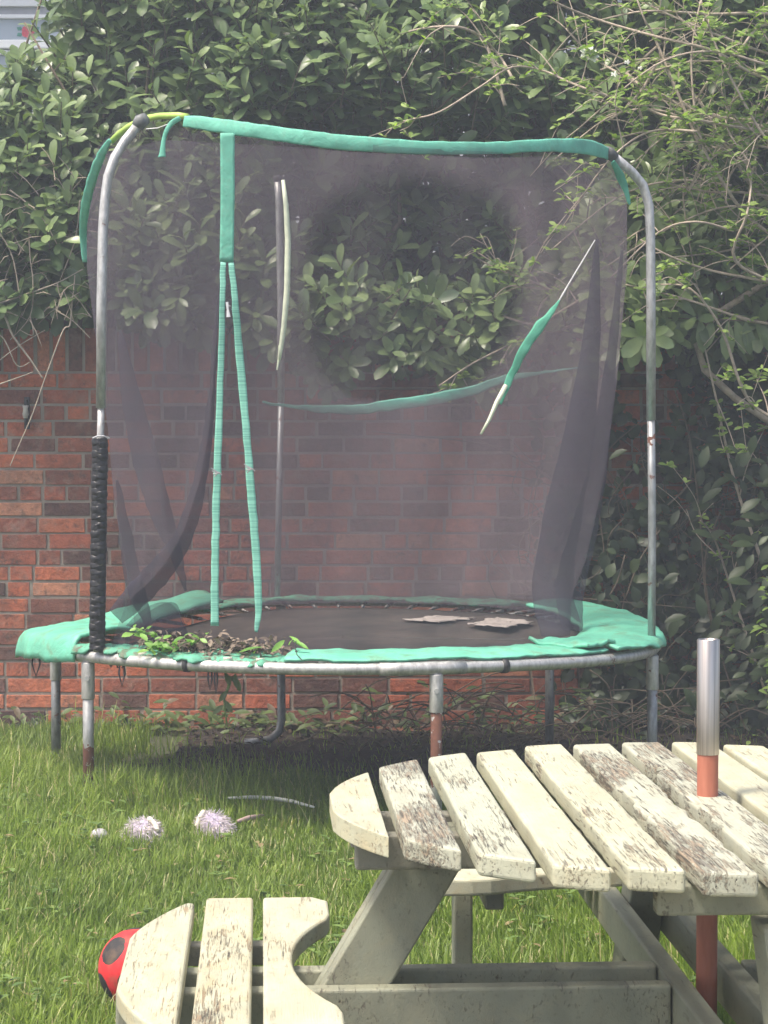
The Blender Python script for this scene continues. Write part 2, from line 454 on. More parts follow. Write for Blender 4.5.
# little iron fixing on the wall
fx = P(27, 412, WY - .01)
M_IRON = simple('black_iron', (.03, .03, .032), .6, .3, 40)
M_CREAM = simple('cream_ceramic', (.5, .47, .42), .5, .2, 30)
hk = empty('wall_bracket', (fx.x, WY - .006, fx.z), 'small black iron bracket with pale insulator fixed to the brick wall', 'bracket')
b = MB(); b.box((fx.x - .012, WY - .02, fx.z - .08), (fx.x + .012, WY - .006, fx.z + .07)); b.tube([(fx.x, WY - .02, fx.z + .05), (fx.x, WY - .05, fx.z + .055), (fx.x, WY - .055, fx.z + .02)], .006)
b.tube([(fx.x, WY - .02, fx.z - .05), (fx.x, WY - .05, fx.z - .055), (fx.x, WY - .052, fx.z - .02)], .006); b.build('bracket_plate', M_IRON, hk, bevel=.002)
b = MB(); b.tube([(fx.x, WY - .052, fx.z - .03), (fx.x, WY - .052, fx.z - .01), (fx.x, WY - .052, fx.z + .015), (fx.x, WY - .052, fx.z + .03)], [.010, .015, .011, .015]); b.build('insulator', M_CREAM, hk, smooth=True)

# ------------------------------------------------------------------ house behind (upper left)
HY = 17.0
M_RENDER = simple('white_render', (.62, .63, .66), .8, .08, 8)
M_UPVC = simple('white_frame', (.82, .83, .84), .35, .04, 6, bump=.02)
M_GREYF = simple('grey_gutter', (.30, .31, .34), .4, .1, 10)
n = NT('window_glass'); n.set(Base_Color=(.30, .36, .42), Roughness=.08, Metallic=.0); n.b.inputs['Specular IOR Level'].default_value = 1.0; M_GLASS = n.m
hs = empty('house', (-4, HY + 2, 0), 'white neighbouring house with stained glass window, behind the laurel hedge', 'house')
MB().box((-9, HY + .06, 0), (3, HY + 6, 5.2)).build('wall', M_RENDER, hs)
b = MB(); b.add([(-9.3, HY - .3, 5.2), (3.3, HY - .3, 5.2), (3.3, HY + 6.4, 5.2), (-9.3, HY + 6.4, 5.2), (-9.3, HY + 3, 7.4), (3.3, HY + 3, 7.4)], [(0, 1, 5, 4), (2, 3, 4, 5), (0, 4, 3), (1, 2, 5), (0, 3, 2, 1)])
b.build('roof', simple('roof_tile', (.16, .09, .07), .8, .3, 12), hs)
def hz_(py): return P(20, py, HY).z
wx0, wx1 = -4.6, P(66, 20, HY).x
fr = MB()
for (ya, yb, pr) in ((-14, 7.5, .05), (15, 19, .03), (41, 49.5, .06), (50.5, 55, .03), (130, 142, .05)):
    fr.box((wx0, HY - pr, hz_(yb)), (wx1, HY + .05, hz_(ya)))
fr.box((wx1 - .05, HY - .045, hz_(140)), (wx1, HY + .049, hz_(-10)))
fr.box((wx0, HY - .045, hz_(140)), (wx0 + .07, HY + .049, hz_(-10)))
wn = fr.build('window', M_UPVC, hs, bevel=.006)
MB().box((wx0, HY - .02, hz_(15)), (wx1 - .06, HY + .03, hz_(7.5))).build('head_rail', M_GREYF, wn)
pn = MB(); pn.box((wx0 + .08, HY + .01, hz_(41)), (wx1 - .06, HY + .03, hz_(19))); pn.box((wx0 + .08, HY + .01, hz_(130)), (wx1 - .06, HY + .03, hz_(55))); pn.build('pane', M_GLASS, wn)
rc = P(28, 31.5, HY); M_RED = simple('red_glass', (.55, .03, .06), .3, .3, 60); M_GRN = simple('green_glass', (.02, .20, .14), .3, .3, 60)
b = MB()
for k_ in range(5):
    a_ = k_ * 1.256; r_ = .032 if k_ else .03
    cx, cz = rc.x + .022 * math.cos(a_), rc.z + .022 * math.sin(a_)
    b.add([(cx + r_ * math.cos(q * math.pi / 5), HY + .004 - .0008 * k_, cz + r_ * math.sin(q * math.pi / 5)) for q in range(10)], [tuple(range(9, -1, -1))])
b.build('stained_rose', M_RED, wn, solid=.0005)
for s_ in (-1, 1):
    for q in (-1, 1):
        b = MB()
        cx, cz = rc.x + s_ * .062, rc.z + q * .012
        b.add([(cx - s_ * .022, HY + .006, cz), (cx - s_ * .005, HY + .006, cz + q * .028), (cx + s_ * .028, HY + .006, cz + q * .022), (cx + s_ * .018, HY + .006, cz - q * .004)], [(0, 1, 2, 3)]); b.build('stained_leaf', M_GRN, wn, solid=.0005)


# ------------------------------------------------------------------ laurel hedge
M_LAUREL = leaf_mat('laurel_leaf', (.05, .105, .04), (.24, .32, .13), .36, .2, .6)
M_BARK = simple('hedge_bark', (.14, .11, .08), .9, .3, 30)
hedge = empty('laurel_hedge', (0, 10.7, 0), 'tall glossy green laurel hedge overhanging the brick wall', 'hedge')
def hedge_top(x): return interp(x, [(-2.6, 2.5), (-1.88, 2.88), (-1.74, 3.05), (-1.62, 3.22), (-1.56, 3.45), (-1.35, 4.1), (0, 4.4), (3, 4.4)])
def hedge_low(x): return interp(x, [(-3, 1.95), (-1.3, 1.98), (-.6, 1.88), (-.35, 1.72), (.5, 1.66), (.9, 1.75), (1.4, 1.85), (3, 1.8)])
def hedge_front(x, z):
    over = interp(x, [(-3, .12), (-1.2, .12), (-.4, .38), (.6, .42), (1.0, .75), (3, .95)])
    bulge = .22 * math.sin(x * 2.1 + z * 1.7) * math.sin(z * 2.6 + x) + .12 * math.sin(x * 5 + z * 3)
    lean = (z - 2.4) * .28
    rec = .42 * (1 - float(sm(np.float64(z), 2.45, 2.95))) * float(sm(np.float64(x), -.75, -.3)) * (1 - float(sm(np.float64(x), .8, 1.1)))
    return 10.2 + rec - over + bulge * min(1, max(.2, z - 1.9)) + lean
specs = []; stems = MB()
def shoot(base, axis, ln, nl, Ls, tb, stem=True):
    ax = Vector(axis).normalized(); o1 = ax.orthogonal().normalized(); o2 = ax.cross(o1)
    ph = random.uniform(0, 6.28)
    for k_ in range(nl):
        f_ = (k_ + .5) / nl
        p_ = base + ax * (ln * (.25 + .75 * f_)); a_ = ph + k_ * 2.4
        out = o1 * math.cos(a_) + o2 * math.sin(a_)
        op = R(random.uniform(48, 82)) * (1 - .5 * f_)
        d_ = ax * math.cos(op) + out * math.sin(op); d_.z -= random.uniform(0, .25) * (1 - f_)
        L_ = Ls * random.uniform(.75, 1.15) * (1 - .25 * max(0, f_ - .7) / .3)
        up_ = ax * .8 - out * .3 + Vector((random.uniform(-.3, .3), random.uniform(-.3, .3), .45))
        specs.append((tuple(p_), tuple(d_), tuple(up_), L_, L_ * random.uniform(.36, .46), min(.98, max(0, tb + random.uniform(-.22, .25) + (.18 if f_ > .8 else 0)))))
    if stem: stems.tube([base, base + ax * ln * .5, base + ax * ln], [.005, .004, .0025], 5, cap=False)
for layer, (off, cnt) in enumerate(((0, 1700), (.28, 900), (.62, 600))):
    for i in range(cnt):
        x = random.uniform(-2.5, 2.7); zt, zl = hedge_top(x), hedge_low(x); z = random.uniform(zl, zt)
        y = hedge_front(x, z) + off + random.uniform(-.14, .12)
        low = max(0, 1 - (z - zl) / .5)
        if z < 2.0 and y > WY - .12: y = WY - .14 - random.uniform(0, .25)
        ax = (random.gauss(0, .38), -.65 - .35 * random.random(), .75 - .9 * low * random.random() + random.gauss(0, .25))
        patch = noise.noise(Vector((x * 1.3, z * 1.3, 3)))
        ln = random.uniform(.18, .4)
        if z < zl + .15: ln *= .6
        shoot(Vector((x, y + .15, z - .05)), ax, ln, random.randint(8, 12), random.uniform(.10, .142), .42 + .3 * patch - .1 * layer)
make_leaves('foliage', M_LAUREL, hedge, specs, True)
stems.build('shoots', M_BARK, hedge)
br = MB()
for i in range(70):
    x = random.uniform(-2.4, 2.6); p0 = Vector((x, random.uniform(10.45, 11.0), .0)); h_ = min(hedge_top(x), 4.2)
    pts = [p0 + Vector((random.gauss(0, .05) * k_, -.05 * k_ + random.gauss(0, .03), h_ * k_ / 7)) for k_ in range(8)]
    br.tube(pts, [.022 - .0024 * k_ for k_ in range(8)], 6)
br.build('branch', M_BARK, hedge, smooth=True)
# deep back of the hedge: coarse leafy mass that closes it, leaves only
specs2 = []
for i in range(9000):
    x = random.uniform(-2.6, 3.0); zt = hedge_top(x) - .05; z = random.uniform(1.9, zt); y = random.uniform(11.0, 11.5)
    d_ = (random.gauss(0, 1), random.gauss(-.3, .5), random.gauss(0, .8)); L_ = random.uniform(.12, .18)
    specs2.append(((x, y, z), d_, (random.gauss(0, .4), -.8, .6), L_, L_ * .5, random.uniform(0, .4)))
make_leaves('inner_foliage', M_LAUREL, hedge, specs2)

# ------------------------------------------------------------------ trampoline
TC = Vector((-.164, 8.39, 0)); TR = 1.22
tr = empty('trampoline', (TC.x, TC.y, 0), 'old round trampoline with torn green padding and sagging dark safety net', 'trampoline')
A = [R(-76), R(-16), R(44), R(104), R(164), R(224)]
zc = [(-76, .606), (-16, .585), (44, .645), (104, .65), (164, .545), (224, .612), (284, .606)]
def rim_z(deg):
    d_ = (deg + 76) % 360 - 76
    # smooth periodic interpolation through the six leg heights
    i = int((d_ + 76) // 60); t = ((d_ + 76) - 60 * i) / 60; t = t * t * (3 - 2 * t)
    return zc[i][1] * (1 - t) + zc[i + 1][1] * t
def rim(deg, r=TR, dz=0):
    return Vector((TC.x + r * math.cos(R(deg)), TC.y + r * math.sin(R(deg)), rim_z(deg) + dz))
M_G1 = galv('galvanised_rim', amount=.64, base=(.52, .51, .49)); M_POLE = galv('galvanised_pole', amount=.66, base=(.5, .5, .49))
M_LEGR = galv('rusty_leg', 0.0, .30, amount=.6); M_LEGC = galv('rusty_leg_tall', .22, .52, amount=.58); M_DKG = galv('dull_leg', amount=.6, base=(.26, .27, .28))
b = MB(); pts = [rim(i * 5) for i in range(73)]; b.tube(pts, .021, 12, cap=False); b.build('frame_ring', M_G1, tr, smooth=True)
# joint sleeves on the rim near the front leg
b = MB(); b.tube([rim(-83), rim(-80), rim(-76), rim(-72), rim(-69)], .0235, 12); b.build('frame_joint', M_G1, tr, smooth=True)
b = MB(); b.tube([rim(-62.5), rim(-61.5)], .0255, 12); b.build('frame_band', M_IRON, tr, smooth=True)
b = MB(); b.tube([rim(245.2), rim(246)], .0255, 12); b.build('frame_band', M_IRON, tr, smooth=True)
for i, a_ in enumerate((-76, -16, 44, 104, 164, 224)):
    p = rim(a_ if a_ != -76 else -73.8); q = p.copy(); q.z = float(gz(p.x, p.y)) - .04 if a_ != 224 else .03
    m_ = {224: M_LEGR, -76: M_LEGC, 164: M_DKG, 104: M_DKG, -16: M_DKG}.get(a_, M_DKG)
    b = MB()
    if a_ == 104:     # foot tube turns along the ground
        b.tube([p - Vector((0, 0, .02)), Vector((p.x, p.y, .12)), Vector((p.x - .01, p.y - .01, .07)), Vector((p.x - .05, p.y - .02, .035)), Vector((p.x - .16, p.y - .05, .025))], .019, 12)
    else: b.tube([p - Vector((0, 0, .018)), q], .0195, 12)
    lg = b.build('leg', m_, tr, smooth=True)
    b = MB(); b.tube([p - Vector((0, 0, .022)), p - Vector((0, 0, .15))], .0235, 12)
    b.build('socket', M_G1, lg, smooth=True, bevel=.002)
    b = MB(); b.tube([p + Vector((0, -.02, -.075)), p + Vector((0, -.033, -.075))], .009, 8); b.build('bolt', M_POLE, lg)
    b = MB()
# enclosure poles
def pole(pts, r, mat): return MB().tube(pts, r, 12).build('enclosure_pole', mat, tr, smooth=True)
dl = 7.50
pl = [P(97, 652, dl - .03), P(98, 560, dl - .03), P(100, 440, dl - .03)]
pl2 = [P(100.5, 436, dl - .03), P(101, 405, dl - .03)]
up_ = [P(101, 408, dl - .03), P(101.5, 300, dl - .03), P(103, 230, dl - .02), P(105, 200, dl), P(108, 177, dl), P(115, 157, dl + .01), P(125, 141, dl + .03), P(139, 124, dl + .05)]
lp = pole(pl + pl2, .0125, M_G1)
lp2 = pole(up_, .0175, M_POLE)
# black wrapped foam sleeve on the lower left pole
b = MB(); N_ = 240; pts = []; rs = []
for i in range(N_ + 1):
    t = i / N_; p = P(97 + 3 * t, 650 - 212 * t, dl - .03); pts.append(p + Vector((.002 * math.sin(i * .9), 0, 0))); rs.append(.0272 + .0011 * math.sin(i * .55 + 2 * math.sin(i * .13)) + random.uniform(-.0006, .0006))
rs[0] = rs[-1] = .024
b.tube(pts, rs, 14); b.build('foam_sleeve', simple('black_wrap', (.015, .014, .016), .4, .4, 50, bump=.5), lp, smooth=True)
b = MB(); b.tube([P(93, 438, dl - .055), P(98, 436, dl - .062), P(104, 436, dl - .062), P(109, 438, dl - .055), P(105, 440, dl + .01), P(96, 440, dl + .01), P(93, 438, dl - .055)], .003, 5); b.build('tie', simple('grey_tie', (.4, .4, .42), .6), lp)
dr = 8.05
pr_ = [P(651.5, 652, dr + .0), P(652, 560, dr), P(652, 500, dr), P(651, 415, dr)]
pr2 = [P(651, 420, dr), P(651, 300, dr), P(650.5, 235, dr), P(649, 205, dr), P(643, 185, dr), P(632, 172, dr - .02), P(613, 156, dr - .06)]
M_POLEL = galv('pole_lower', 1.36, 1.385, amount=.6, base=(.36, .37, .37))
pole(pr_, .0150, M_POLEL); pole(pr2, .0175, M_POLE)
db = 9.57
pole([P(277, 606, db), P(279, 500, db), P(281, 398, db)], .014, M_DKG); bp = pole([P(281, 402, db), P(281, 300, db), P(279, 200, db), P(277.5, 180, db)], .0165, M_POLE)
b = MB(); b.tube([P(277.5, 182, db), P(277.3, 178, db), P(277.3, 175, db)], [.017, .024, .014], 10); b.build('end_cap', M_IRON, bp, smooth=True)
# hanging split fibreglass rod beside the back pole
M_ROD = simple('pale_rod', (.62, .66, .5), .45, .15, 30); M_LIME = simple('lime_rod', (.42, .60, .12), .4, .2, 12)
b = MB(); b.tube([P(283, 180, 7.42), P(286, 205, 7.42), P(288, 240, 7.42), P(287, 290, 7.42), P(284, 325, 7.43), P(281, 348, 7.44), P(279.5, 360, 7.44)], [.006, .009, .0105, .0105, .0095, .008, .004], 8)
b.build('loose_rod', M_ROD, tr, smooth=True)
b = MB(); b.tube([P(280, 345, 7.45), P(279, 358, 7.45), P(277, 370, 7.45)], [.006, .005, .003], 6); b.build('rod_splinter', M_ROD, tr)

# top ring and green sleeve
def circ_depth(px, r=1.08):
    d_ = 8.39
    for _ in range(6):
        X = (px - 384) / F * d_; d_ = 8.39 - math.sqrt(max(0.02, r * r - (X - TC.x) ** 2))
    return d_
M_GREEN = cloth_mat('green_pvc', (.115, .47, .32), (.05, .12, .08), .6, .35, 12, .2)
M_GREEN2 = cloth_mat('green_pvc_faded', (.17, .56, .42), (.22, .32, .24), .65, .4, 30, .2)
b = MB(); lime = [(112, 141), (120, 133), (130, 126), (145, 118.5), (160, 116), (178, 115.5), (188, 117)]
b.tube([P(x, y, circ_depth(x) + .02) for x, y in lime], .0115, 10); b.build('top_rod', M_LIME, tr, smooth=True)
def strip(pts, halfw, name, mat, th=.004, seg=2, bulge=.3, parent=tr, wob=.0):
    """cloth band: pts (px,py,d); halfw px list -> a ribbon facing the camera, given thickness"""
    b_ = MB(); n_ = len(pts)
    P_ = [P(*q) for q in pts]
    fine = []
    K = 6
    for i in range(n_ - 1):
        for k_ in range(K): fine.append(i + k_ / K)
    fine.append(n_ - 1)
    xs_ = range(n_)
    def at(t):
        i = min(int(t), n_ - 2); f_ = t - i
        p0 = P_[max(i - 1, 0)]; p1 = P_[i]; p2 = P_[i + 1]; p3 = P_[min(i + 2, n_ - 1)]
        return .5 * ((2 * p1) + (p2 - p0) * f_ + (2 * p0 - 5 * p1 + 4 * p2 - p3) * f_ * f_ + (3 * p1 - p0 - 3 * p2 + p3) * f_ ** 3)
    rows = []
    for t in fine:
        p = at(t); tg = (at(min(t + .05, n_ - 1)) - at(max(t - .05, 0))).normalized()
        vw = Vector((0, -1, 0)); sd_ = tg.cross(vw).normalized()
        hw = np.interp(t, range(n_), halfw) / F * p.y
        row = []
        for k_ in range(seg * 2 + 1):
            u = -1 + k_ / seg
            q = p + sd_ * hw * u + Vector((0, -bulge * hw * (1 - u * u), 0))
            if wob: q += Vector((noise.noise(q * 25), noise.noise(q * 25 + Vector((9, 0, 0))), noise.noise(q * 25 + Vector((0, 9, 0))))) * wob
            row.append(q)
        rows.append(row)
    m_ = seg * 2 + 1; vs_ = [q for r_ in rows for q in r_]
    b_.add(vs_, [(i * m_ + k_, i * m_ + k_ + 1, (i + 1) * m_ + k_ + 1, (i + 1) * m_ + k_) for i in range(len(rows) - 1) for k_ in range(m_ - 1)])
    return b_.build(name, mat, parent, smooth=True, solid=th)
top_f = [(184, 121.5), (200, 123), (235, 128), (270, 133), (310, 138.5), (350, 143), (400, 146.5), (450, 148), (500, 148), (540, 145.5), (575, 146), (595, 149), (608, 154)]
strip([(x, y, circ_depth(x) - .01) for x, y in top_f], [5, 6.5, 7, 7, 7.5, 7.5, 6.8, 6.2, 5.8, 6.2, 7.3, 7.3, 5.5], 'top_sleeve', M_GREEN2, .005, 4, bulge=.2, wob=.003)
strip([(110, 140, 7.62), (101, 156, 7.75), (92, 180, 7.95), (86, 205, 8.15), (83, 232, 8.3), (85, 262, 8.35)], [2, 4.5, 5, 4.5, 3.5, 2], 'top_sleeve', M_GREEN2, .006, 2, wob=.003)
strip([(613, 162, 7.95), (620, 175, 8.0), (625, 188, 8.02), (630, 205, 8.02)], [2, 4, 3, .8], 'top_sleeve', M_GREEN, .004, 2, wob=.004)
strip([(180, 118, 7.3), (172, 124, 7.3), (166, 134, 7.3), (163, 145, 7.3), (161, 157, 7.3)], [2, 2.5, 2.2, 2, 3.5], 'torn_sleeve_end', M_GREEN2, .003, 2, wob=.006)
b = MB(); b.tube([P(171, 123, 7.3), P(158, 128, 7.32), P(146, 129, 7.34)], .0016, 4); b.build('cord', simple('white_cord', (.7, .7, .7), .6), tr)
# corner clamps
b = MB(); b.tube([P(137, 127, 7.5), P(141, 121, 7.5), P(146, 118, 7.49)], [.022, .026, .02], 10); b.build('corner_clamp', simple('grey_clamp', (.16, .17, .17), .6, .3, 40), tr, smooth=True)
b = MB(); b.tube([P(604, 150, 7.97), P(609, 153, 7.97), P(615, 158, 7.98)], [.018, .024, .02], 10); b.build('corner_clamp', simple('grey_clamp2', (.10, .10, .10), .6, .3, 40), tr, smooth=True)

# door strap and zips
dz_ = circ_depth(235, 1.10) - .02
dz2 = dz_ + .03
strip([(227.5, 133, dz_), (227.5, 170, dz_), (227.5, 210, dz_), (226.5, 262, dz_)], [7.2, 7.0, 7.0, 7.0], 'door_strap', M_GREEN2, .003, 3, bulge=.03, wob=.0012)
zl = [(223, 262, dz_), (222.5, 300, dz_), (220.5, 380, dz2), (218, 450, dz2), (216, 520, dz2), (215, 580, dz2), (214.5, 626, dz2)]
zr = [(231, 262, dz_), (235, 300, dz_), (240, 360, dz2), (247, 440, dz2), (252, 500, dz2), (256.5, 560, dz2), (258.5, 600, dz2), (258, 618, dz2), (256, 632, dz2)]
n = NT('zip_tape'); v = n.coord((2, 2, 260))
n.set(Base_Color=n.mix(n.ramp(n.noise(v, 1.2, 2), [(.42, 0.), (.55, 1.)]), (.14, .40, .31), (.24, .58, .46)), Roughness=.7); M_ZIP = n.m
strip(zl, [2.8, 2.9, 3.3, 3.8, 3.8, 3.8, 4], 'zip_tape', M_ZIP, .002, 2, bulge=.05, wob=.003)
strip(zr, [2.8, 3.2, 4, 3.8, 4, 4, 4, 3, 1.3], 'zip_tape', M_ZIP, .002, 2, bulge=.05, wob=.003)
b = MB(); z0, z1 = P(227, 302, dz_ - .02), P(228.5, 317, dz_ - .02); b.tube([z0, (z0 + z1) / 2, z1], [.005, .004, .008], 6, flat=.4); b.build('zip_pull', simple('zip_metal', (.7, .7, .72), .3, .1), tr)
for (x, y) in ((217, 472), (250, 468)):
    b = MB()
    for k_ in range(4): b.tube([P(x - 6 + k_, y - 4 + 3 * k_, dz2 - .03), P(x + 5 - k_, y + 3 - k_, dz2 - .035)], .0022, 5)
    b.build('cable_tie', simple('tie_grey', (.25, .25, .26), .5), tr)

# safety net
M_NET = net_mat('safety_net', (.15, .13, .155), .27); M_NETB = net_mat('safety_net_reflection', (.235, .195, .225), .50, True)  # back net lighter and denser, so the painted reflection oval shows dark
M_NETF = net_mat('safety_net_fold', (.09, .085, .115), .46)
Lp = [(110, 100), (150, 93), (215, 86), (270, 87), (350, 97), (430, 108), (500, 114), (570, 126), (640, 137), (660, 140)]
Rp = [(110, 612), (150, 615), (185, 627), (270, 627), (380, 617), (480, 604), (560, 586), (595, 572), (625, 582), (650, 577)]
ft = [(80, 215), (92, 170), (104, 145), (128, 128), (150, 122), (180, 122), (250, 131), (350, 146), (480, 152), (560, 150), (604, 154), (617, 168), (630, 190)]
fb = [(130, 634), (160, 645), (200, 652), (260, 656), (350, 656), (450, 656), (520, 652), (560, 645), (583, 634)]
bk = [(80, 215), (92, 176), (105, 155), (160, 140), (281, 146), (350, 152), (480, 158), (560, 156), (600, 165), (630, 190)]
bbk = [(130, 634), (160, 616), (220, 607), (350, 602), (480, 605), (560, 615), (583, 634)]
def net_pt(a_, s_, front):
    yy = (128 + 522 * s_) if front else (150 + 470 * s_)
    l_, r_ = interp(yy, Lp), interp(yy, Rp)
    xx = l_ + (r_ - l_) * (1 - math.cos(math.pi * a_)) / 2
    yt, yb = (interp(xx, ft), interp(xx, fb)) if front else (interp(xx, bk), interp(xx, bbk))
    py = yt + (yb - yt) * s_
    l_, r_ = interp(py, Lp), interp(py, Rp); xx2 = l_ + (r_ - l_) * (1 - math.cos(math.pi * a_)) / 2
    rad = (1.08 - .14 * s_) * math.sin(math.pi * a_)
    fold = .018 * math.sin(a_ * 46 + s_ * 5) + .012 * math.sin(a_ * 21 - s_ * 9)
    d_ = 8.39 - rad + fold if front else 8.39 + rad + fold
    return xx2, py, d_
def flap(y):    # the loose edge of the left front panel
    return interp(y, [(100, 230), (262, 222), (350, 216), (430, 209), (480, 200), (530, 184), (560, 168), (580, 152), (600, 128), (640, 112)])
def zright(y): return interp(y, [(100, 224), (262, 228), (300, 235), (360, 240), (440, 247), (500, 252), (560, 256), (640, 258)])
# front right panel
b = MB()
NA, NS = 90, 50
def front_right(u, s_):
    x, y, d_ = net_pt(.25 + .75 * u, s_, True)
    if u == 0 or True:
        x0, y0, d0 = net_pt(.25 + .75 * u, s_, True)
    zr_ = zright(y0)
    xs0, _, _ = net_pt(.25, s_, True)
    # remap so that the left edge lies on the zip
    xr, _, _ = net_pt(1.0, s_, True)
    x = zr_ + (x0 - xs0) / (xr - xs0) * (xr - zr_)
    return P(x, y0, d0)
b.grid(NA, NS, front_right)
net = b.build('safety_net', M_NET, tr, smooth=True)
b = MB()
def front_left(u, s_):
    x0, y0, d0 = net_pt(.42 * u, s_, True)
    l_ = interp(y0, Lp); xe, _, _ = net_pt(.42, s_, True)
    x = l_ + (x0 - l_) / max(1, (xe - l_)) * (flap(y0) - l_)
    return P(x, y0, min(d0, 8.3))
b.grid(50, NS, front_left); b.build('net_panel', M_NET, tr, smooth=True)
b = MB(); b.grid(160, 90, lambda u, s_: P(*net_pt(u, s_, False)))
for j in range(91):          # coverage fades over an oval, painting a dark window-pane reflection above the fallen sleeve
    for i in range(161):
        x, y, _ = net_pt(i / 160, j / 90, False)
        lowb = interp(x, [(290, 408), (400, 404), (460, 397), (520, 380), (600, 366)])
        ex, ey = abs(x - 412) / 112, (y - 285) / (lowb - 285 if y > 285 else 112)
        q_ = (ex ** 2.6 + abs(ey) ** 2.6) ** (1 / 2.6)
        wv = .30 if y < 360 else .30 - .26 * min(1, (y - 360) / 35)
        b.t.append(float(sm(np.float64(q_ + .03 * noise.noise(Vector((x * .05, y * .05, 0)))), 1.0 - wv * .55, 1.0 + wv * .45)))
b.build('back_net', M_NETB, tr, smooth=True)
# gathered folds
def fold_strip(pts, hw, nm='net_fold', m_=M_NETF): return strip(pts, hw, nm, m_, .006, 2, wob=.006)
fold_strip([(222, 270, 7.6), (216, 330, 7.6), (212, 390, 7.6), (207, 440, 7.6), (198, 490, 7.6), (184, 535, 7.62), (164, 566, 7.66), (140, 592, 7.72), (116, 616, 7.8)], [1, 2, 3, 5, 7, 9, 12, 13, 9])
fold_strip([(120, 330, 9.0), (132, 400, 9.0), (146, 460, 9.0), (160, 510, 9.0), (174, 548, 9.0), (186, 590, 9.0)], [1, 10, 13, 11, 7, 1])
fold_strip([(118, 480, 8.5), (126, 540, 8.5), (136, 590, 8.5), (150, 625, 8.5)], [1, 7, 9, 3])
fold_strip([(622, 250, 8.3), (612, 350, 8.3), (600, 450, 8.3), (584, 530, 8.3), (570, 585, 8.3), (572, 630, 8.2)], [1, 5, 9, 13, 15, 10])
fold_strip([(597, 240, 8.25), (592, 330, 8.25), (580, 430, 8.25), (562, 520, 8.25), (552, 590, 8.25), (556, 636, 8.1)], [1, 8, 15, 19, 20, 14])
b = MB()
def bunch(u, v_):
    th = u * 2 * math.pi; x = 150 + 42 * math.cos(th) * (1 - .3 * v_); y = 642 - 40 * v_ * (0.6 + .4 * math.sin(u * 9)) + (8 if v_ == 0 else 0)
    return P(x, y, 7.75 + .12 * math.sin(th))
b.grid(40, 8, bunch); b.build('net_fold', M_NETF, tr, smooth=True)
# collapsed green band across the back and the fallen rod
M_GDK = cloth_mat('green_band_dark', (.10, .36, .28), (.04, .1, .08), .6, .4, 14, .1)
strip([(262, 402, 9.43), (295, 407, 9.43), (318, 409, 9.44), (360, 409, 9.45), (420, 401, 9.45), (470, 391, 9.43), (505, 379, 9.4), (545, 372, 9.38), (590, 366, 9.3)], [1, 2, 3.5, 5, 5.5, 5, 4, 1, .6], 'fallen_sleeve', M_GDK, .003, 3, bulge=.1, wob=.006)
strip([(499, 404, 7.38), (505, 390, 7.38), (512, 374, 7.38), (524, 350, 7.36), (538, 328, 7.36), (552, 312, 7.36), (559, 300, 7.36)], [2, 3, 3.5, 4.5, 4.8, 3, .6], 'fallen_sleeve', M_GREEN, .003, 3, bulge=.1, wob=.004)
b = MB(); b.tube([P(481, 434, 7.34), P(489, 420, 7.35), P(497, 402, 7.36), P(506, 385, 7.37)], [.004, .006, .0085, .008], 8); b.build('loose_rod', M_ROD, tr, smooth=True)
b = MB(); b.tube([P(556, 306, 7.37), P(574, 275, 7.4), P(595, 240, 7.45)], [.0035, .003, .002], 6); b.build('cord', simple('pale_cord', (.5, .5, .5), .6), tr)

# jumping mat
n = NT('mat_fabric'); v = n.coord(); f = n.noise(v, 4, 6, .65)
n.set(Base_Color=n.mix(n.ramp(f, [(.35, 0.), (.7, 1.)]), (.022, .018, .018), (.075, .058, .05)), Roughness=.75); n.bump(n.noise(v, 120, 2), .2, .003); M_MAT = n.m
def matp(u, v_):
    r_ = .96 * v_; th = u * 360
    p = rim(th, r_, -.012); p.z = p.z * v_ + .60 * (1 - v_) - .0; return p
MB().grid(72, 10, matp).build('jumping_mat', M_MAT, tr, smooth=True, solid=.004)
sp_first = None
M_SPR = galv('spring_metal', amount=.5, base=(.3, .29, .28))
for k_ in range(60):
    a_ = k_ * 6 + 2
    b = MB(); p0, p1 = rim(a_, .965, -.008), rim(a_, TR - .015, 0)
    b.tube([p0, p0 + (p1 - p0) * .15, p0 + (p1 - p0) * .16, p0 + (p1 - p0) * .84, p0 + (p1 - p0) * .85, p1], [.003, .003, .008, .008, .003, .003], 6); b.build('spring', M_SPR, tr, smooth=True)
# pads
M_PAD = cloth_mat('pad_green', (.16, .54, .38), (.16, .24, .14), .5, .6, 11, .08)
M_PADO = cloth_mat('pad_green_dirty', (.12, .42, .28), (.13, .12, .08), .65, .85, 22, .08)
def pad(a0, a1, r0, r1, name, mat, drop=.05, rag=.0, lift=.035, nseg=70, crown=.0, wob=.012, ease=0):
    b_ = MB()
    def fn(u, v_):
        th = a0 + (a1 - a0) * u
        edge = rag * (noise.noise(Vector((u * 14, 1.3, 0))) + .6 * noise.noise(Vector((u * 41, 4, 0))))
        edge0 = rag * (noise.noise(Vector((u * 12, 7.3, 0))) + .5 * noise.noise(Vector((u * 37, 9, 0))))
        ra, rb = r0 + edge0, r1 + edge
        vv = v_
        if vv < .78:
            r_ = ra + (rb - ra) * vv / .78; z_ = lift + crown * math.sin(math.pi * vv / .78)
        else:
            k = (vv - .78) / .22; r_ = rb + .018 * math.sin(k * math.pi / 2); z_ = lift - (drop * (float(sm(np.float64(u), 0, ease)) if ease else 1) + edge * .3) * k
        p = rim(th, r_, z_)
        nz_ = noise.noise(Vector((p.x * 7, p.y * 7, 2))) * wob + noise.noise(Vector((p.x * 22, p.y * 22, 5))) * wob * .6
        p.z += nz_; return p
    b_.grid(nseg, 16, fn)
    return b_.build(name, mat, tr, smooth=True, solid=.012)
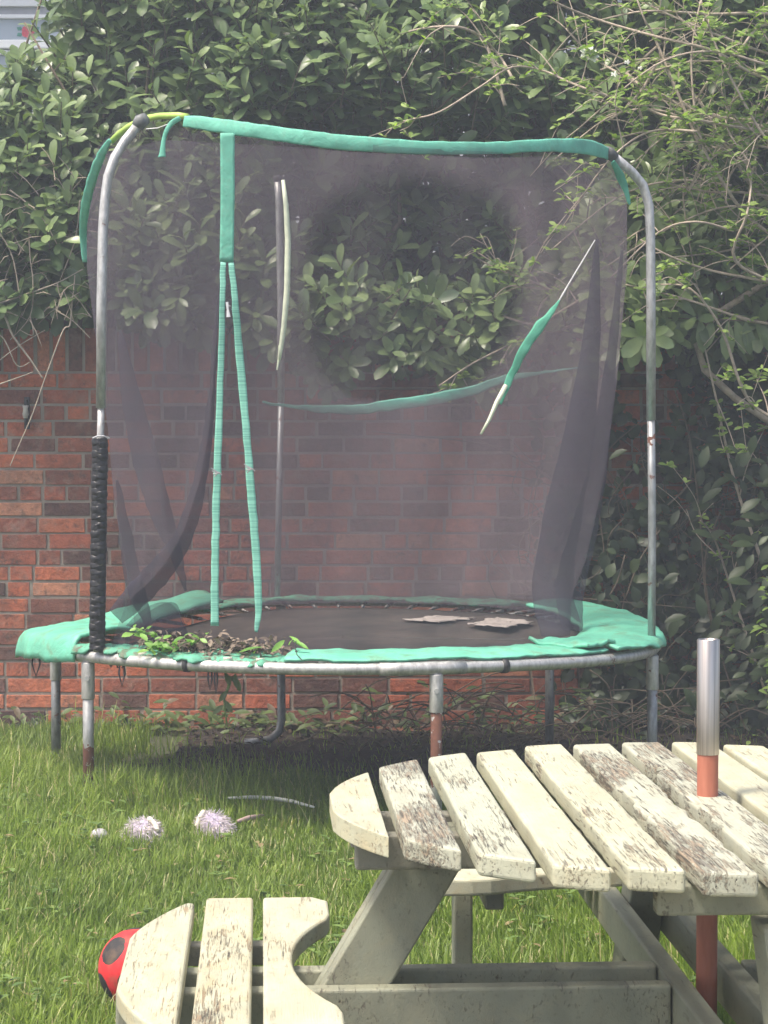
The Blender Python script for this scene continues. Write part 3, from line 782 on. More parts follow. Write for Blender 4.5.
pad(124, 222, .93, 1.237, 'safety_pad', M_PAD, drop=.085, rag=.01, lift=.06, crown=.03, wob=.010)
pad(222.5, 262, 1.08, 1.215, 'torn_pad', M_PADO, drop=.015, rag=.06, lift=.028, wob=.02)
pad(262, 322, .94, 1.205, 'safety_pad', M_PAD, drop=.008, rag=.006, lift=.034, crown=.008, wob=.008)
pad(322.5, 396, .93, 1.237, 'safety_pad', M_PAD, ease=.5, drop=.05, rag=.006, lift=.04, crown=.018, wob=.009)
pad(48, 126, 1.02, 1.22, 'safety_pad', M_PADO, drop=.02, rag=.02, lift=.02)
pad(316, 325, .95, 1.20, 'pad_crease', M_PAD, drop=.0, rag=.01, lift=.055, nseg=14, wob=.02)
b = MB(); b.tube([P(296, 641, 7.20), P(295, 648, 7.17), P(297, 655, 7.15), P(302, 660, 7.14)], .0018, 5); b.build('seam', M_IRON, tr)
# clips on the rim and dangling ties
M_CLIP = simple('dirty_white_clip', (.5, .48, .4), .6, .3, 40)
for a_ in (232, 236.5, 241, 247, 252.5, 258, 263, 268, 276, 289):
    p = rim(a_, TR - .012, .024)
    MB().tube([p - Vector((.014, 0, 0)), p + Vector((.014, 0, .003))], [.008, .006], 8).build('clip', M_CLIP, tr, smooth=True)
for (x, y0, y1, w_) in ((36, 652, 676, 4), (122, 662, 686, 3), (210, 668, 690, 2), (216, 668, 694, 1.5), (111, 660, 667, 1.5), (120, 668, 664, 3)):
    d_ = circ_depth(x, 1.2) if x > 80 else 8.0
    MB().tube([P(x - w_ * .7, y0, d_ - .01), P(x - w_, (y0 + y1) / 2, d_ - .01), P(x, y1, d_ - .01), P(x + w_, (y0 + y1) / 2, d_ - .01), P(x + w_ * .6, y0, d_ - .01)], .0035, 6).build('bungee_tie', M_IRON, tr, smooth=True)

# litter on the trampoline's edge
specs3 = []
for i in range(900):
    a_ = random.choice((random.gauss(240, 4), random.gauss(252, 5))); r_ = random.gauss(1.09, .05)
    if not (.95 < r_ < 1.2): continue
    p = rim(a_, r_, .035 + abs(random.gauss(0, .022))); L_ = random.uniform(.015, .04)
    specs3.append((tuple(p), (random.gauss(0, 1), random.gauss(0, 1), random.gauss(0, .5)), (random.gauss(0, .5), random.gauss(0, .5), 1), L_, L_ * .5, random.random()))
o = make_leaves('leaf_litter', leaf_mat('dead_leaf', (.05, .035, .03), (.30, .24, .19), .8, .05, .3), None, specs3)
tag(o, 'heap of dead brown leaves and twigs along the trampoline front edge', 'leaf litter', kind='stuff')
M_WEED = leaf_mat('weed_leaf', (.10, .24, .04), (.28, .48, .12), .4, .3, .4)
M_WEEDD = leaf_mat('weed_leaf_dull', (.05, .09, .03), (.14, .19, .07), .5, .25, .4)
def leaf_cloud(pts, n_, L0, L1, asp, spread, tlo=0, thi=.9, upb=.6):
    s_ = []
    for i in range(n_):
        c_ = random.choice(pts); p = Vector(c_) + Vector((random.gauss(0, spread), random.gauss(0, spread), random.gauss(0, spread * .6)))
        L_ = random.uniform(L0, L1); a_ = random.uniform(0, 6.28)
        s_.append((tuple(p), (math.cos(a_), math.sin(a_), random.uniform(-.3, upb)), (random.gauss(0, .4), -.4 + random.gauss(0, .3), 1), L_, L_ * asp, random.uniform(tlo, thi)))
    return s_
wd = empty('weed', P(165, 650, 7.33), 'bright green leafy weed growing in the torn trampoline padding', 'plant')
make_leaves('leaves', M_WEED, wd, leaf_cloud([P(150, 646, 7.33), P(165, 643, 7.33), P(180, 641, 7.34), P(193, 640, 7.34), P(140, 632, 7.4)], 70, .022, .048, .5, .02, upb=.15))
wd = empty('weed', P(280, 650, 7.27), 'single long green leaf shoot lying on the leaf heap at the rim', 'plant')
make_leaves('leaves', M_WEED, wd, leaf_cloud([P(262, 648, 7.27), P(290, 641, 7.27)], 6, .05, .09, .25, .012, upb=.05))
wd = empty('climber', P(226, 720, 7.35), 'thin green climber stem hanging below the trampoline rim', 'plant')
MB().tube([P(224, 668, 7.35), P(229, 685, 7.35), P(224, 700, 7.35), P(227, 727, 7.35)], [.004, .006, .004, .003], 6).build('stem', M_WEEDD if False else simple('green_stem', (.2, .28, .1), .6), wd, smooth=True)
make_leaves('leaves', M_WEEDD, wd, [(tuple(P(x, y, 7.34)), (dx, -.3, dzz), (0, -1, .4), .05, .02, .8) for x, y, dx, dzz in ((225, 672, .4, -.9), (229, 676, .9, -.6), (235, 673, .1, -1), (228, 690, -.6, -.7), (225, 700, .5, -.8), (224, 705, -.7, -.5), (236, 678, .3, -.9))])
# pale rags on the mat
M_RAG = cloth_mat('rag', (.36, .32, .30), (.16, .13, .11), .9, .5, 20, 0)
for (pts_, lab) in ((((404, 621.5), (438, 617.5), (474, 620), (440, 624)), 'long flat pale rag lying on the jumping mat, left of the other rag'), (((468, 626), (498, 619), (532, 624), (505, 629)), 'crumpled pale rag lying on the jumping mat, nearer the right pole')):
    dd = .755 * F / (np.mean([q[1] for q in pts_]) - 438)
    q = [P(x, y, .755 * F / (y - 438)) for x, y in pts_]
    def rg(u, v_, q=q):
        e = lambda t: .5 + (t - .5)
        a_ = q[0].lerp(q[1], u) ; c_ = q[0].lerp(q[3], v_); 
        p = q[0] * (1 - u) * (1 - v_) + q[1] * u * (1 - v_) + q[2] * u * v_ + q[3] * (1 - u) * v_
        p = p + Vector((noise.noise(Vector((u * 5, v_ * 5, lab.__len__()))) * .05, 0, .006 + .010 * abs(noise.noise(Vector((u * 6, v_ * 6, 3))))))
        return p
    o = MB().grid(24, 14, rg).build('rag', M_RAG, None, smooth=True, solid=.003); tag(o, lab, 'rag', 'rags on the trampoline mat')

# ------------------------------------------------------------------ picnic table
TX, TY, TZ = .596, 3.94, .72
SL = math.atan(122 / F)       # slats lean to the left of the view direction
tb = empty('picnic_table', (TX, TY, 0), 'round picnic table in peeling cream-green paint with attached curved bench seats', 'picnic table', rz=SL)
TM = tb.matrix_basis
def U(v_, u, z): return TM @ Vector((v_, u, z))
def outline_slab(poly, z0, z1):
    """extruded outline (list of (x,y) CCW) in table coordinates"""
    m = len(poly); vs_ = [U(x, y, z0) for x, y in poly] + [U(x, y, z1) for x, y in poly]
    fs_ = [tuple(range(m))[::-1], tuple(range(m, 2 * m))] + [(i, (i + 1) % m, m + (i + 1) % m, m + i) for i in range(m)]
    return MB().add(vs_, fs_)
mats = [paint_wood('paint_a', .1, .8), paint_wood('paint_b', .45, .2, (.46, .47, .36)), paint_wood('paint_c', .92, .25, (.46, .465, .365)), paint_wood('paint_d', .3, .4)]
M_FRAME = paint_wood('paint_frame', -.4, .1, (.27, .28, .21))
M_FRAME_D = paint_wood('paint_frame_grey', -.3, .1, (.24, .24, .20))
TRD = .70
kinds = [0, 2, 1, 3, 3, 2, 2, 3, 0, 3, 1, 0, 0]
def rag_edge(u, seed, amt): return amt * max(0, noise.noise(Vector((u * 9, seed, 0))) + .4 * noise.noise(Vector((u * 27, seed, 2))) - .12)
for i in range(13):
    vc = (i - 6) * .1085; a_, c_ = vc - .0425, vc + .0425
    a_, c_ = max(a_, -TRD + .0), min(c_, TRD)
    def yy_(x): return math.sqrt(max(0.0, TRD ** 2 - x * x))
    ns = 8
    nearP = [(a_ + (c_ - a_) * k_ / ns, -yy_(a_ + (c_ - a_) * k_ / ns)) for k_ in range(ns + 1)]
    farP = [(c_ + (a_ - c_) * k_ / ns, yy_(c_ + (a_ - c_) * k_ / ns)) for k_ in range(ns + 1)]
    amt = {4: .009, 5: .016, 6: .018}.get(i, .003)
    le = []
    if i > 0:
        nl = 60; y0, y1 = farP[-1][1], nearP[0][1]
        for k_ in range(1, nl):
            y = y0 + (y1 - y0) * k_ / nl
            e = rag_edge(y, i * 3.7, amt) * min(1, (nl - k_) / 8, k_ / 4)
            if i == 6 and abs(y - .33) < .035: e += .035 * (1 - abs(y - .33) / .035)
            if i == 5 and -.05 < y < .1: e += .008
            le.append((a_ + e, y))
    re_ = []
    if i < 12:
        nl = 60; y0, y1 = nearP[-1][1], farP[0][1]
        for k_ in range(1, nl):
            y = y0 + (y1 - y0) * k_ / nl; re_.append((c_ - rag_edge(y, i * 5.1 + 40, {5: .016, 4: .007}.get(i, .002)) * min(1, (nl - k_) / 8, k_ / 8), y))
    poly = nearP + re_ + farP + le
    # drop doubles
    pp = []
    for q in poly:
        if not pp or (abs(q[0] - pp[-1][0]) + abs(q[1] - pp[-1][1])) > 2e-4: pp.append(q)
    if abs(pp[0][0] - pp[-1][0]) + abs(pp[0][1] - pp[-1][1]) < 2e-4: pp.pop()
    dz = random.uniform(-.003, .003)
    # slat mesh in its own object, local y along the grain
    outline_slab(pp, TZ - .038 + dz, TZ + dz).build('slat', mats[kinds[i]], tb, bevel=.007, smooth=False)
def beam(v0, v1, u0, u1, z0, z1, name='beam', mat=M_FRAME, bev=.006):
    return MB().box((v0, u0, z0), (v1, u1, z1), TM).build(name, mat, tb, bevel=bev)
# rails under the top
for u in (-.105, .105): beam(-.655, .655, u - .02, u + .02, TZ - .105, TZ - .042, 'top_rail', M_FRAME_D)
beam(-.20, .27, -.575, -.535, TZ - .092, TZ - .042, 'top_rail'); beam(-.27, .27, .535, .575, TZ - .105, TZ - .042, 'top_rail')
# seat beams (pairs)
for u in (-.1, .0):
    pass
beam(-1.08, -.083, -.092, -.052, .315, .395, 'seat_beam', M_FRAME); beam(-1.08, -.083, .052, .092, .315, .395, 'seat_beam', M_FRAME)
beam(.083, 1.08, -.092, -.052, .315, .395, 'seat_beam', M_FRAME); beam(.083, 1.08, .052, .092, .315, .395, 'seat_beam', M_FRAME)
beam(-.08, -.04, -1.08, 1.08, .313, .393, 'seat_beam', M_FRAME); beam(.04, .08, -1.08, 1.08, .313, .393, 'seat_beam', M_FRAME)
# sloping legs, sandwiched between the beams
def leg(pts2, plane, t0, t1, mat=M_FRAME):
    """pts2: four (s,z) corners in the leg's plane; s runs outward"""
    vs_ = []
    for t in (t0, t1):
        for s_, z_ in pts2:
            vs_.append(U(s_, t, z_) if plane == 'v' else U(t, s_, z_))
    fs_ = [(0, 1, 2, 3), (7, 6, 5, 4), (0, 4, 5, 1), (1, 5, 6, 2), (2, 6, 7, 3), (3, 7, 4, 0)]
    return MB().add(vs_, fs_).build('leg', mat, tb, bevel=.005)
for sgn in (-1, 1):
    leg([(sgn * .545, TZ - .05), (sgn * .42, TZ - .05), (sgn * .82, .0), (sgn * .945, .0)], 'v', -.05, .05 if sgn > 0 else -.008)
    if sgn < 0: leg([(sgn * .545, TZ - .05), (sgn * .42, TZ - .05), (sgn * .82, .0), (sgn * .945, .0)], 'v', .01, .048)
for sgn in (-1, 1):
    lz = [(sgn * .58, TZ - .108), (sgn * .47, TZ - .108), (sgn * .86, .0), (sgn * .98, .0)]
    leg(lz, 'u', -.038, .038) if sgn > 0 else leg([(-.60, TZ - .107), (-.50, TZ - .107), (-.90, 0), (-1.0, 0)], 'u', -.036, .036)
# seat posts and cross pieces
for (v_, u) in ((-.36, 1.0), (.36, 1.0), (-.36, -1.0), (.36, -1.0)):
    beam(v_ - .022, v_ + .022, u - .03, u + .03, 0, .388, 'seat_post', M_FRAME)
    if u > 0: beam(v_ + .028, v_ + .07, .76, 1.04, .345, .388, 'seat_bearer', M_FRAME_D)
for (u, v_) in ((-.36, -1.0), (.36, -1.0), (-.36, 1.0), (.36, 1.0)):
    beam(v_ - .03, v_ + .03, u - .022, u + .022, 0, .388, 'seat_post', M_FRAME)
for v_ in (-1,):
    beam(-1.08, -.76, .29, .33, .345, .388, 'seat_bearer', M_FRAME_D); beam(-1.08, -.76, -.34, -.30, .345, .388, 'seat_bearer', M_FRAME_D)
# seats: three slats cut on the ring; slats run along the tangent
RI, RO = .765, 1.09; SZ = .43
seat_m = [paint_wood('seat_a', .1, .8, (.50, .495, .36)), paint_wood('seat_b', .4, .9, (.49, .48, .35)), paint_wood('seat_c', -.1, .7, (.50, .50, .375))]
def rot2(p, k_):
    x, y = p
    for _ in range(k_ % 4): x, y = -y, x
    return (x, y)
for side in range(4):       # side 0 is at -v (left in view)
    for j, (va, vb) in enumerate(((-1.072, -.958), (-.935, -.838), (-.818, -.685))):
        half = .53 if j else .485
        pts_ = []; nn = 26
        outer = []; inner = []
        for k_ in range(nn + 1):
            y = half - 2 * half * k_ / nn
            xo = max(va, -math.sqrt(max(0, RO ** 2 - y * y))); xi = min(vb, -math.sqrt(max(0, RI ** 2 - y * y)) if j == 2 and abs(y) < RI else vb)
            if j == 2: xi = min(vb, -math.sqrt(max(0, RI ** 2 - y * y)))
            outer.append((xo, y)); inner.append((xi, y))
        if j == 2:   # rounded tips
            r_ = .03
            inner = [(x - (.03 if abs(y) > half - 1e-6 else 0), y) for x, y in inner]
        poly = outer + inner[::-1]        # outer runs +y to -y at left, inner back up: CCW
        poly = [rot2(q, -side) for q in poly]
        outline_slab(poly, SZ - .038, SZ).build('seat_slat', seat_m[j], tb, bevel=.007)

# bolt hole rust mark / bolt on the left beam
bp_ = U(-.72, -.094, .345)
b = MB(); b.tube([bp_, bp_ + Vector((0, -.012, 0))], [.016, .012], 10); b.build('bolt', simple('rusty_bolt', (.09, .05, .04), .8, .4, 40), tb)

# ------------------------------------------------------------------ parasol pole stump
ps = empty('parasol_pole', (TX, TY, 0), 'parasol pole stub, steel sleeve over reddish wood, through the table', 'parasol pole')
n = NT('steel_sleeve'); v = n.coord((1, 1, .02)); f = n.noise(v, 160, 3)
n.set(Base_Color=n.mix(n.ramp(f, [(.35, 0.), (.65, 1.)]), (.40, .345, .30), (.66, .59, .52)), Metallic=1.0, Roughness=.2); M_SLV = n.m; n.set(Roughness=.28)
n = NT('red_wood'); v = n.coord((1, 1, .15)); f = n.noise(v, 60, 4)
n.set(Base_Color=n.mix(n.ramp(f, [(.3, 0.), (.7, 1.)]), (.28, .085, .05), (.42, .15, .09)), Roughness=.55); M_RW = n.m
n = NT('red_wood_dark'); v = n.coord((1, 1, .15)); f = n.noise(v, 60, 4)
n.set(Base_Color=n.mix(n.ramp(f, [(.3, 0.), (.7, 1.)]), (.12, .05, .04), (.22, .09, .065)), Roughness=.6); M_RWD = n.m
pr0 = .0205
ztp = P(711, 639, TY).z; zsl = P(710, 754, TY).z
MB().tube([(TX, TY, .02), (TX, TY, .30), (TX, TY, zsl + .002)], pr0 - .001, 28).build('wooden_pole', M_RW, ps, smooth=True, bevel=.001)
b = MB(); seg = 32; vs_ = []
for (r_, z_) in ((pr0 + .0004, zsl), (pr0 + .0004, ztp - .0015), (pr0 - .0008, ztp), (pr0 - .0022, ztp - .0005), (pr0 - .0026, ztp - .03)):
    vs_ += [(TX + r_ * math.cos(k_ / seg * 6.28318), TY + r_ * math.sin(k_ / seg * 6.28318), z_) for k_ in range(seg)]
b.add(vs_, [(j * seg + k_, j * seg + (k_ + 1) % seg, (j + 1) * seg + (k_ + 1) % seg, (j + 1) * seg + k_) for j in range(4) for k_ in range(seg)] + [tuple(4 * seg + k_ for k_ in range(seg))])
b.build('steel_sleeve', M_SLV, ps, smooth=True)

# ------------------------------------------------------------------ things on the lawn
def on_ground(px, py, lift=0.0):
    d_ = 6.0
    for _ in range(30):
        p = P(px, py, d_); g_ = float(gz(np.float64(p.x), np.float64(d_))) + lift
        d_ = d_ * (H - g_) / (H - p.z)
    return P(px, py, d_)
# football
bc = P(138, 968, 5.15); br_ = .096
ball = empty('football', (bc.x, bc.y, bc.z - br_), 'red football with black patches, half hidden behind the bench seat', 'ball')
n = NT('ball_skin'); geo = n.node('ShaderNodeTexCoord')
# black pentagon patches: distance to icosahedron vertices
phi = (1 + 5 ** .5) / 2; ico = [Vector(q).normalized() for q in [(0, 1, phi), (0, 1, -phi), (0, -1, phi), (0, -1, -phi), (1, phi, 0), (1, -phi, 0), (-1, phi, 0), (-1, -phi, 0), (phi, 0, 1), (phi, 0, -1), (-phi, 0, 1), (-phi, 0, -1)]]
def basis(a, b_):
    a = a.normalized(); c_ = a.cross(b_).normalized(); return Matrix((a, c_.cross(a), c_)).transposed()
RB = basis(Vector((-.60, -.52, .61)), Vector((-.74, -.30, -.55))) @ basis(ico[0], ico[2]).transposed()
ico = [RB @ q for q in ico]
vn = n.node('ShaderNodeVectorMath'); vn.operation = 'NORMALIZE'; n.link(geo.outputs['Object'], vn.inputs[0])
acc = None
for q in ico:
    dt = n.node('ShaderNodeVectorMath'); dt.operation = 'DOT_PRODUCT'; n.link(vn.outputs[0], dt.inputs[0]); dt.inputs[1].default_value = q
    acc = dt.outputs['Value'] if acc is None else n.math('MAXIMUM', acc, dt.outputs['Value'])
nz = n.noise(n.coord(), 60, 4)
acc = n.math('ADD', acc, n.math('MULTIPLY', n.noise(n.coord(), 26, 3), .06))
m = n.math('GREATER_THAN', acc, .955)
seam = n.math('COMPARE', acc, .955); seam.node.inputs[2].default_value = .006
cc_ = n.mix(m, n.mix(nz, (.50, .012, .018), (.68, .03, .035)), (.02, .018, .02))
cc_ = n.mix(n.ramp(n.noise(n.coord(), 25, 4), [(.5, 0.), (.72, .6)]), cc_, (.16, .10, .06))
n.set(Base_Color=cc_, Roughness=.72); n.bump(n.math('ADD', nz, n.math('MULTIPLY', seam, -1.)), .3, .003)
M_BALL = n.m
b = MB(); vs_ = []
b.grid(48, 24, lambda u, v_: Vector((bc.x + br_ * math.sin(math.pi * v_) * math.cos(2 * math.pi * u), bc.y + br_ * math.sin(math.pi * v_) * math.sin(2 * math.pi * u), bc.z - br_ * math.cos(math.pi * v_))))
sk = b.build('ball_skin', M_BALL, ball, smooth=True)
# shift origin of the skin to the ball centre so that the patches are centred
sk.location = (0, 0, br_)
for vv in sk.data.vertices: vv.co.z -= br_

# slippers
M_FUR = leaf_mat('lilac_fur', (.48, .42, .55), (.80, .72, .88), .9, .25, .1)
M_FURB = simple('lilac_felt', (.5, .43, .57), .95, .2, 60)
M_SOLE = simple('cream_sole', (.66, .60, .50), .8, .15, 40)
def slipper(px, py, wpx, hpx, tilt, label, flip):
    g_ = on_ground(px, py); w_ = wpx / F * g_.y / 2; h_ = hpx / F * g_.y
    e = empty('slipper', (g_.x, g_.y, g_.z), label, 'slipper', group='fluffy slippers on the lawn')
    ct = Vector((g_.x, g_.y, g_.z)); M = Matrix.Rotation(tilt, 3, 'Y')
    def fn(u, v_):
        th = u * 2 * math.pi; ph = v_ * math.pi / 2
        sx_ = math.sin(ph)
        return ct + M @ Vector((w_ * .95 * math.cos(th) * math.cos(ph) + (-.30 if flip else .12) * w_ * sx_ ** 3, w_ * 1.5 * math.sin(th) * math.cos(ph), h_ * (.9 if flip else .8) * (sx_ ** 1.25 if flip else sx_ ** .85)))
    MB().grid(28, 10, fn).build('upper', M_FURB, e, smooth=True)
    N = 4200; pos = []; dd = []
    for i in range(N):
        u = random.random(); v_ = math.asin(random.random()) / (math.pi / 2); p = fn(u, v_); q = (p - ct).normalized()
        pos.append(p); dd.append(q * .55 + Vector((random.gauss(0, .28) + q.x * .3, random.gauss(0, .28), random.gauss(0, .28) - .75)))
    N = len(pos); L_ = rng.uniform(.016, .030, N)
    V, FQ, T = leaves_np(np.array(pos), np.array(dd), rng.normal(0, 1, (N, 3)), L_, np.full(N, .0022), rng.random(N) * .9, curl=.15)
    np_mesh('fur', V, FQ, M_FUR, e, T)
    # cream edge of the sole, showing along the top
    b_ = MB(); s_ = -1 if flip else 1
    pts_ = []
    for k_ in range(14):
        t = k_ / 13; vv_ = (.28 + .6 * t); uu_ = .93 if not flip else .57; q_ = fn(uu_, vv_); pts_.append(q_ + (q_ - ct).normalized() * .012)
    b_.tube(pts_, [.004] + [.0085 + random.uniform(-.002, .002) for _ in range(12)] + [.003], 7, flat=.5); b_.build('sole_edge', M_SOLE, e, smooth=True)
slipper(142, 842, 38, 27, 0, 'fluffy lilac slipper on the lawn, the left one nearer the trampoline foot', False)
slipper(215, 837, 38, 27, 0, 'fluffy lilac slipper on the lawn, the right one beside the pink stick', True)
g0, g1, g2 = on_ground(238, 833), on_ground(248, 830), on_ground(263, 827)
lift_ = Vector((0, 0, .04))
o = MB().tube([g0 + lift_, g1 + lift_, g2 + lift_], [.006, .010, .006], 8).build('stick', simple('pinkish_stick', (.42, .30, .28), .7, .2, 40), None, smooth=True); tag(o, 'short pinkish stick in the grass beside the right slipper', 'stick')
o = MB().tube([on_ground(x, y) + Vector((0, 0, .06)) for x, y in ((228, 815), (250, 814), (272, 815), (292, 818), (314, 824))], [.004, .007, .008, .007, .004], 8).build('hose', simple('pale_hose', (.62, .62, .55), .6, .2, 40), None, smooth=True); tag(o, 'thin pale curved hose piece lying in grass behind the slippers', 'hose')
g = on_ground(99, 846)
o = MB().grid(14, 8, lambda u, v_: g + Vector((.028 * math.cos(u * 6.283) * math.sin(v_ * 3.1416), .03 * math.sin(u * 6.283) * math.sin(v_ * 3.1416), .036 - .017 * math.cos(v_ * 3.1416) + .004 * math.sin(u * 20)))).build('stone', simple('grey_stone', (.38, .37, .38), .9, .2, 50), None, smooth=True); tag(o, 'small pale grey stone in the grass left of the slippers', 'stone')

# ------------------------------------------------------------------ twiggy shrub (right)
M_TWIG = simple('pale_twig', (.40, .33, .26), .85, .3, 40)
M_TWIGD = simple('dark_twig', (.13, .10, .07), .9, .3, 40)
M_YOUNG = leaf_mat('young_leaf', (.13, .22, .045), (.34, .46, .13), .5, .4, .35)
sh = empty('twiggy_shrub', (2.5, 9.5, 0), 'arching twiggy shrub with small fresh green leaves, right of the trampoline', 'shrub')
tw = MB(); ysp = []
def smoothpath(pts, K=5):
    out = []; n_ = len(pts)
    for i in range(n_ - 1):
        p0, p1, p2, p3 = pts[max(i - 1, 0)], pts[i], pts[i + 1], pts[min(i + 2, n_ - 1)]
        for k_ in range(K):
            f_ = k_ / K; out.append(.5 * ((2 * p1) + (p2 - p0) * f_ + (2 * p0 - 5 * p1 + 4 * p2 - p3) * f_ * f_ + (3 * p1 - p0 - 3 * p2 + p3) * f_ ** 3))
    out.append(pts[-1]); return out
def tuft(p, n_=5, s=1.0):
    s *= 1.25
    for _ in range(n_):
        a_ = random.uniform(0, 6.28); L_ = random.uniform(.018, .038) * s
        ysp.append((tuple(p), (math.cos(a_), math.sin(a_) * .8 - .2, random.uniform(-.2, .9)), (random.gauss(0, .4), -.5, .8), L_, L_ * .5, random.uniform(0, .9)))
def branch(pts, r0, r1, leafy=.5, kids=.35, depth=0, s=1.0):
    sp_ = smoothpath(pts); n_ = len(sp_)
    tw.tube(sp_, [r0 + (r1 - r0) * i / (n_ - 1) for i in range(n_)], 6)
    for i, p in enumerate(sp_[1:], 1):
        if random.random() < leafy: tuft(p, random.randint(3, 6), s)
        if depth < 2 and random.random() < kids:
            t = (sp_[i] - sp_[i - 1]).normalized(); d_ = (t * random.uniform(.3, 1) + Vector((random.gauss(0, .7), random.gauss(0, .5), random.gauss(.1, .7)))).normalized()
            L_ = random.uniform(.1, .32) * (1 - .35 * depth)
            q = [p, p + d_ * L_ * .5 + Vector((0, 0, .02)), p + d_ * L_ + Vector((random.gauss(0, .03), 0, random.gauss(0, .04)))]
            branch(q, r1 * 1.1 if depth else max(.0022, r1), .0014, leafy * 1.1, kids * .5, depth + 1, s)
TR_ = [
 ([(900, 90), (768, 53), (725, 40), (685, 20), (645, 0), (610, -30)], 9.1), ([(900, 20), (768, 13), (712, 12), (645, 13), (600, 20)], 9.2),
 ([(900, 110), (768, 77), (745, 67), (712, 50), (655, 37), (595, 17), (545, 0), (500, -25)], 9.0),
 ([(900, 150), (768, 133), (745, 128), (699, 122), (662, 115), (632, 103), (599, 95), (569, 80), (545, 70), (512, 68), (480, 86), (440, 113), (412, 120)], 9.0),
 ([(800, 155), (719, 138), (679, 132), (645, 132), (612, 140)], 9.05), ([(655, 66), (645, 85), (635, 98), (622, 112), (608, 120)], 9.0),
 ([(760, 130), (672, 100), (645, 90), (622, 77), (592, 57), (565, 30)], 9.1), ([(700, 150), (655, 43), (645, 20), (636, -10)], 9.1),
 ([(850, 210), (745, 193), (712, 193), (669, 184)], 9.15), ([(900, 340), (768, 323), (745, 319), (685, 299), (625, 284)], 9.2),
 ([(900, 310), (768, 283), (712, 270), (669, 256), (640, 240)], 9.1), ([(900, 260), (768, 245), (720, 252), (670, 258)], 9.3),
 ([(760, 330), (690, 296), (640, 283), (600, 290), (560, 312), (512, 343), (473, 363), (439, 386)], 9.62), ([(700, 310), (600, 275), (560, 290), (530, 280), (500, 270), (478, 258)], 9.65),
 ([(620, 300), (560, 330), (535, 326), (512, 319), (490, 310), (463, 298)], 9.68),
 ([(900, 200), (800, 170), (768, 140), (740, 90), (716, 45), (700, 0)], 8.9), ([(900, 300), (768, 230), (720, 180), (700, 130), (690, 60), (700, 0)], 9.0),
 ([(880, 260), (768, 200), (735, 165), (700, 100), (660, 60), (600, 70)], 9.2), ([(700, 160), (690, 190), (683, 165)], 9.0),
 ([(850, 60), (768, 25), (730, 60), (690, 60), (640, 75)], 9.1), ([(870, 340), (790, 290), (735, 260), (745, 215), (752, 180), (747, 160)], 8.9),
 ([(505, 105), (487, 45), (463, 30), (430, 28), (400, 32)], 9.3), ([(512, 80), (500, 55), (480, 35)], 9.4),
 ([(760, 560), (735, 480), (715, 400), (700, 330)], 9.4), ([(768, 700), (735, 600), (715, 540), (700, 520)], 9.5),
 ([(800, 430), (748, 400), (722, 330), (690, 290), (660, 285)], 9.0),
]
for pts_, d_ in TR_:
    q = [P(x, y, d_ + .06 * math.sin(i * 1.7)) for i, (x, y) in enumerate(pts_)]
    q = [p + Vector((0, random.uniform(-.05, .05), 0)) for p in q]
    branch(q, random.uniform(.006, .009), .0034, .15, .26)
for i in range(40):   # thicket
    x0 = random.uniform(680, 900); y0 = random.uniform(60, 400); L_ = random.uniform(90, 230); th = random.uniform(R(150), R(255))
    pts_ = [(x0 + L_ * t * math.cos(th + .5 * t), y0 - L_ * .7 * t * math.sin(th + .9 * t) * (1 if random.random() < .5 else .7) - 40 * t * (1 - t)) for t in (0, .3, .6, 1)]
    d_ = random.uniform(8.8, 9.6)
    if pts_[-1][1] > 300: continue
    branch([P(x, y, d_ + random.uniform(-.1, .1)) for x, y in pts_], .0055, .003, .15, .3)
for i in range(9):    # trunks out of frame, rising from the ground
    x0 = random.uniform(2.1, 2.7); q = [Vector((x0 + random.gauss(0, .12) * k_, 9.4 + random.gauss(0, .06) * k_, .6 * k_)) for k_ in range(7)]
    tw.tube(smoothpath(q), [.022 * (1 - i_ / 36) + .002 for i_ in range(31)], 7)
tw.build('branch', M_TWIG, sh, smooth=True)
make_leaves('leaves', M_YOUNG, sh, ysp)
fl = []
for (x, y, s_) in ((588, 53, .035), (592, 56, .03), (627, 62, .012), (614, 74, .014), (640, 68, .01)):
    for k_ in range(5):
        a_ = k_ * 1.256; fl.append((tuple(P(x, y, 8.95)), (math.cos(a_), -.3, math.sin(a_) * .6), (0, -1, .6), s_, s_ * .7, .9))
make_leaves('blossom', leaf_mat('white_petal', (.7, .7, .7), (.8, .8, .8), .6, .2, .3), sh, fl)

# laurel sprigs low on the right, in front of the dark wall
specs = []; stems = MB()
sg = empty('laurel_sprig', P(700, 330, 9.3), 'drooping laurel branch with broad leaves below the shrub, right of the pole', 'branch')
q = [P(860, 330, 9.3), P(790, 322, 9.3), P(725, 320, 9.3), P(668, 318, 9.3)]
stems.tube(smoothpath(q), [.008 - .0004 * i for i in range(16)], 6)
for (x, y, dx, dy, L_) in ((690, 320, -.4, -.5, .13), (672, 319, -.9, -.25, .12), (680, 321, -.3, -.8, .12), (700, 320, .1, -.9, .14), (712, 320, -.2, -.9, .12), (728, 322, -.05, -1, .16), (735, 320, .3, -.9, .15), (668, 318, -1, .1, .1), (745, 322, .2, -1, .14), (718, 318, -.4, .5, .13), (755, 320, .5, -.8, .16), (700, 318, .3, .8, .12)):
    specs.append((tuple(P(x, y, 9.3)), (dx, -.25, dy), (0, -.8, .6), L_, L_ * .42, random.uniform(.3, .8)))
make_leaves('leaves', M_LAUREL, sg, specs); stems.build('stem', M_BARK, sg, smooth=True)
specs = []
sg = empty('laurel_sprig', P(470, 335, 9.75), 'small laurel sprig hanging before the wall, seen through the net', 'branch')
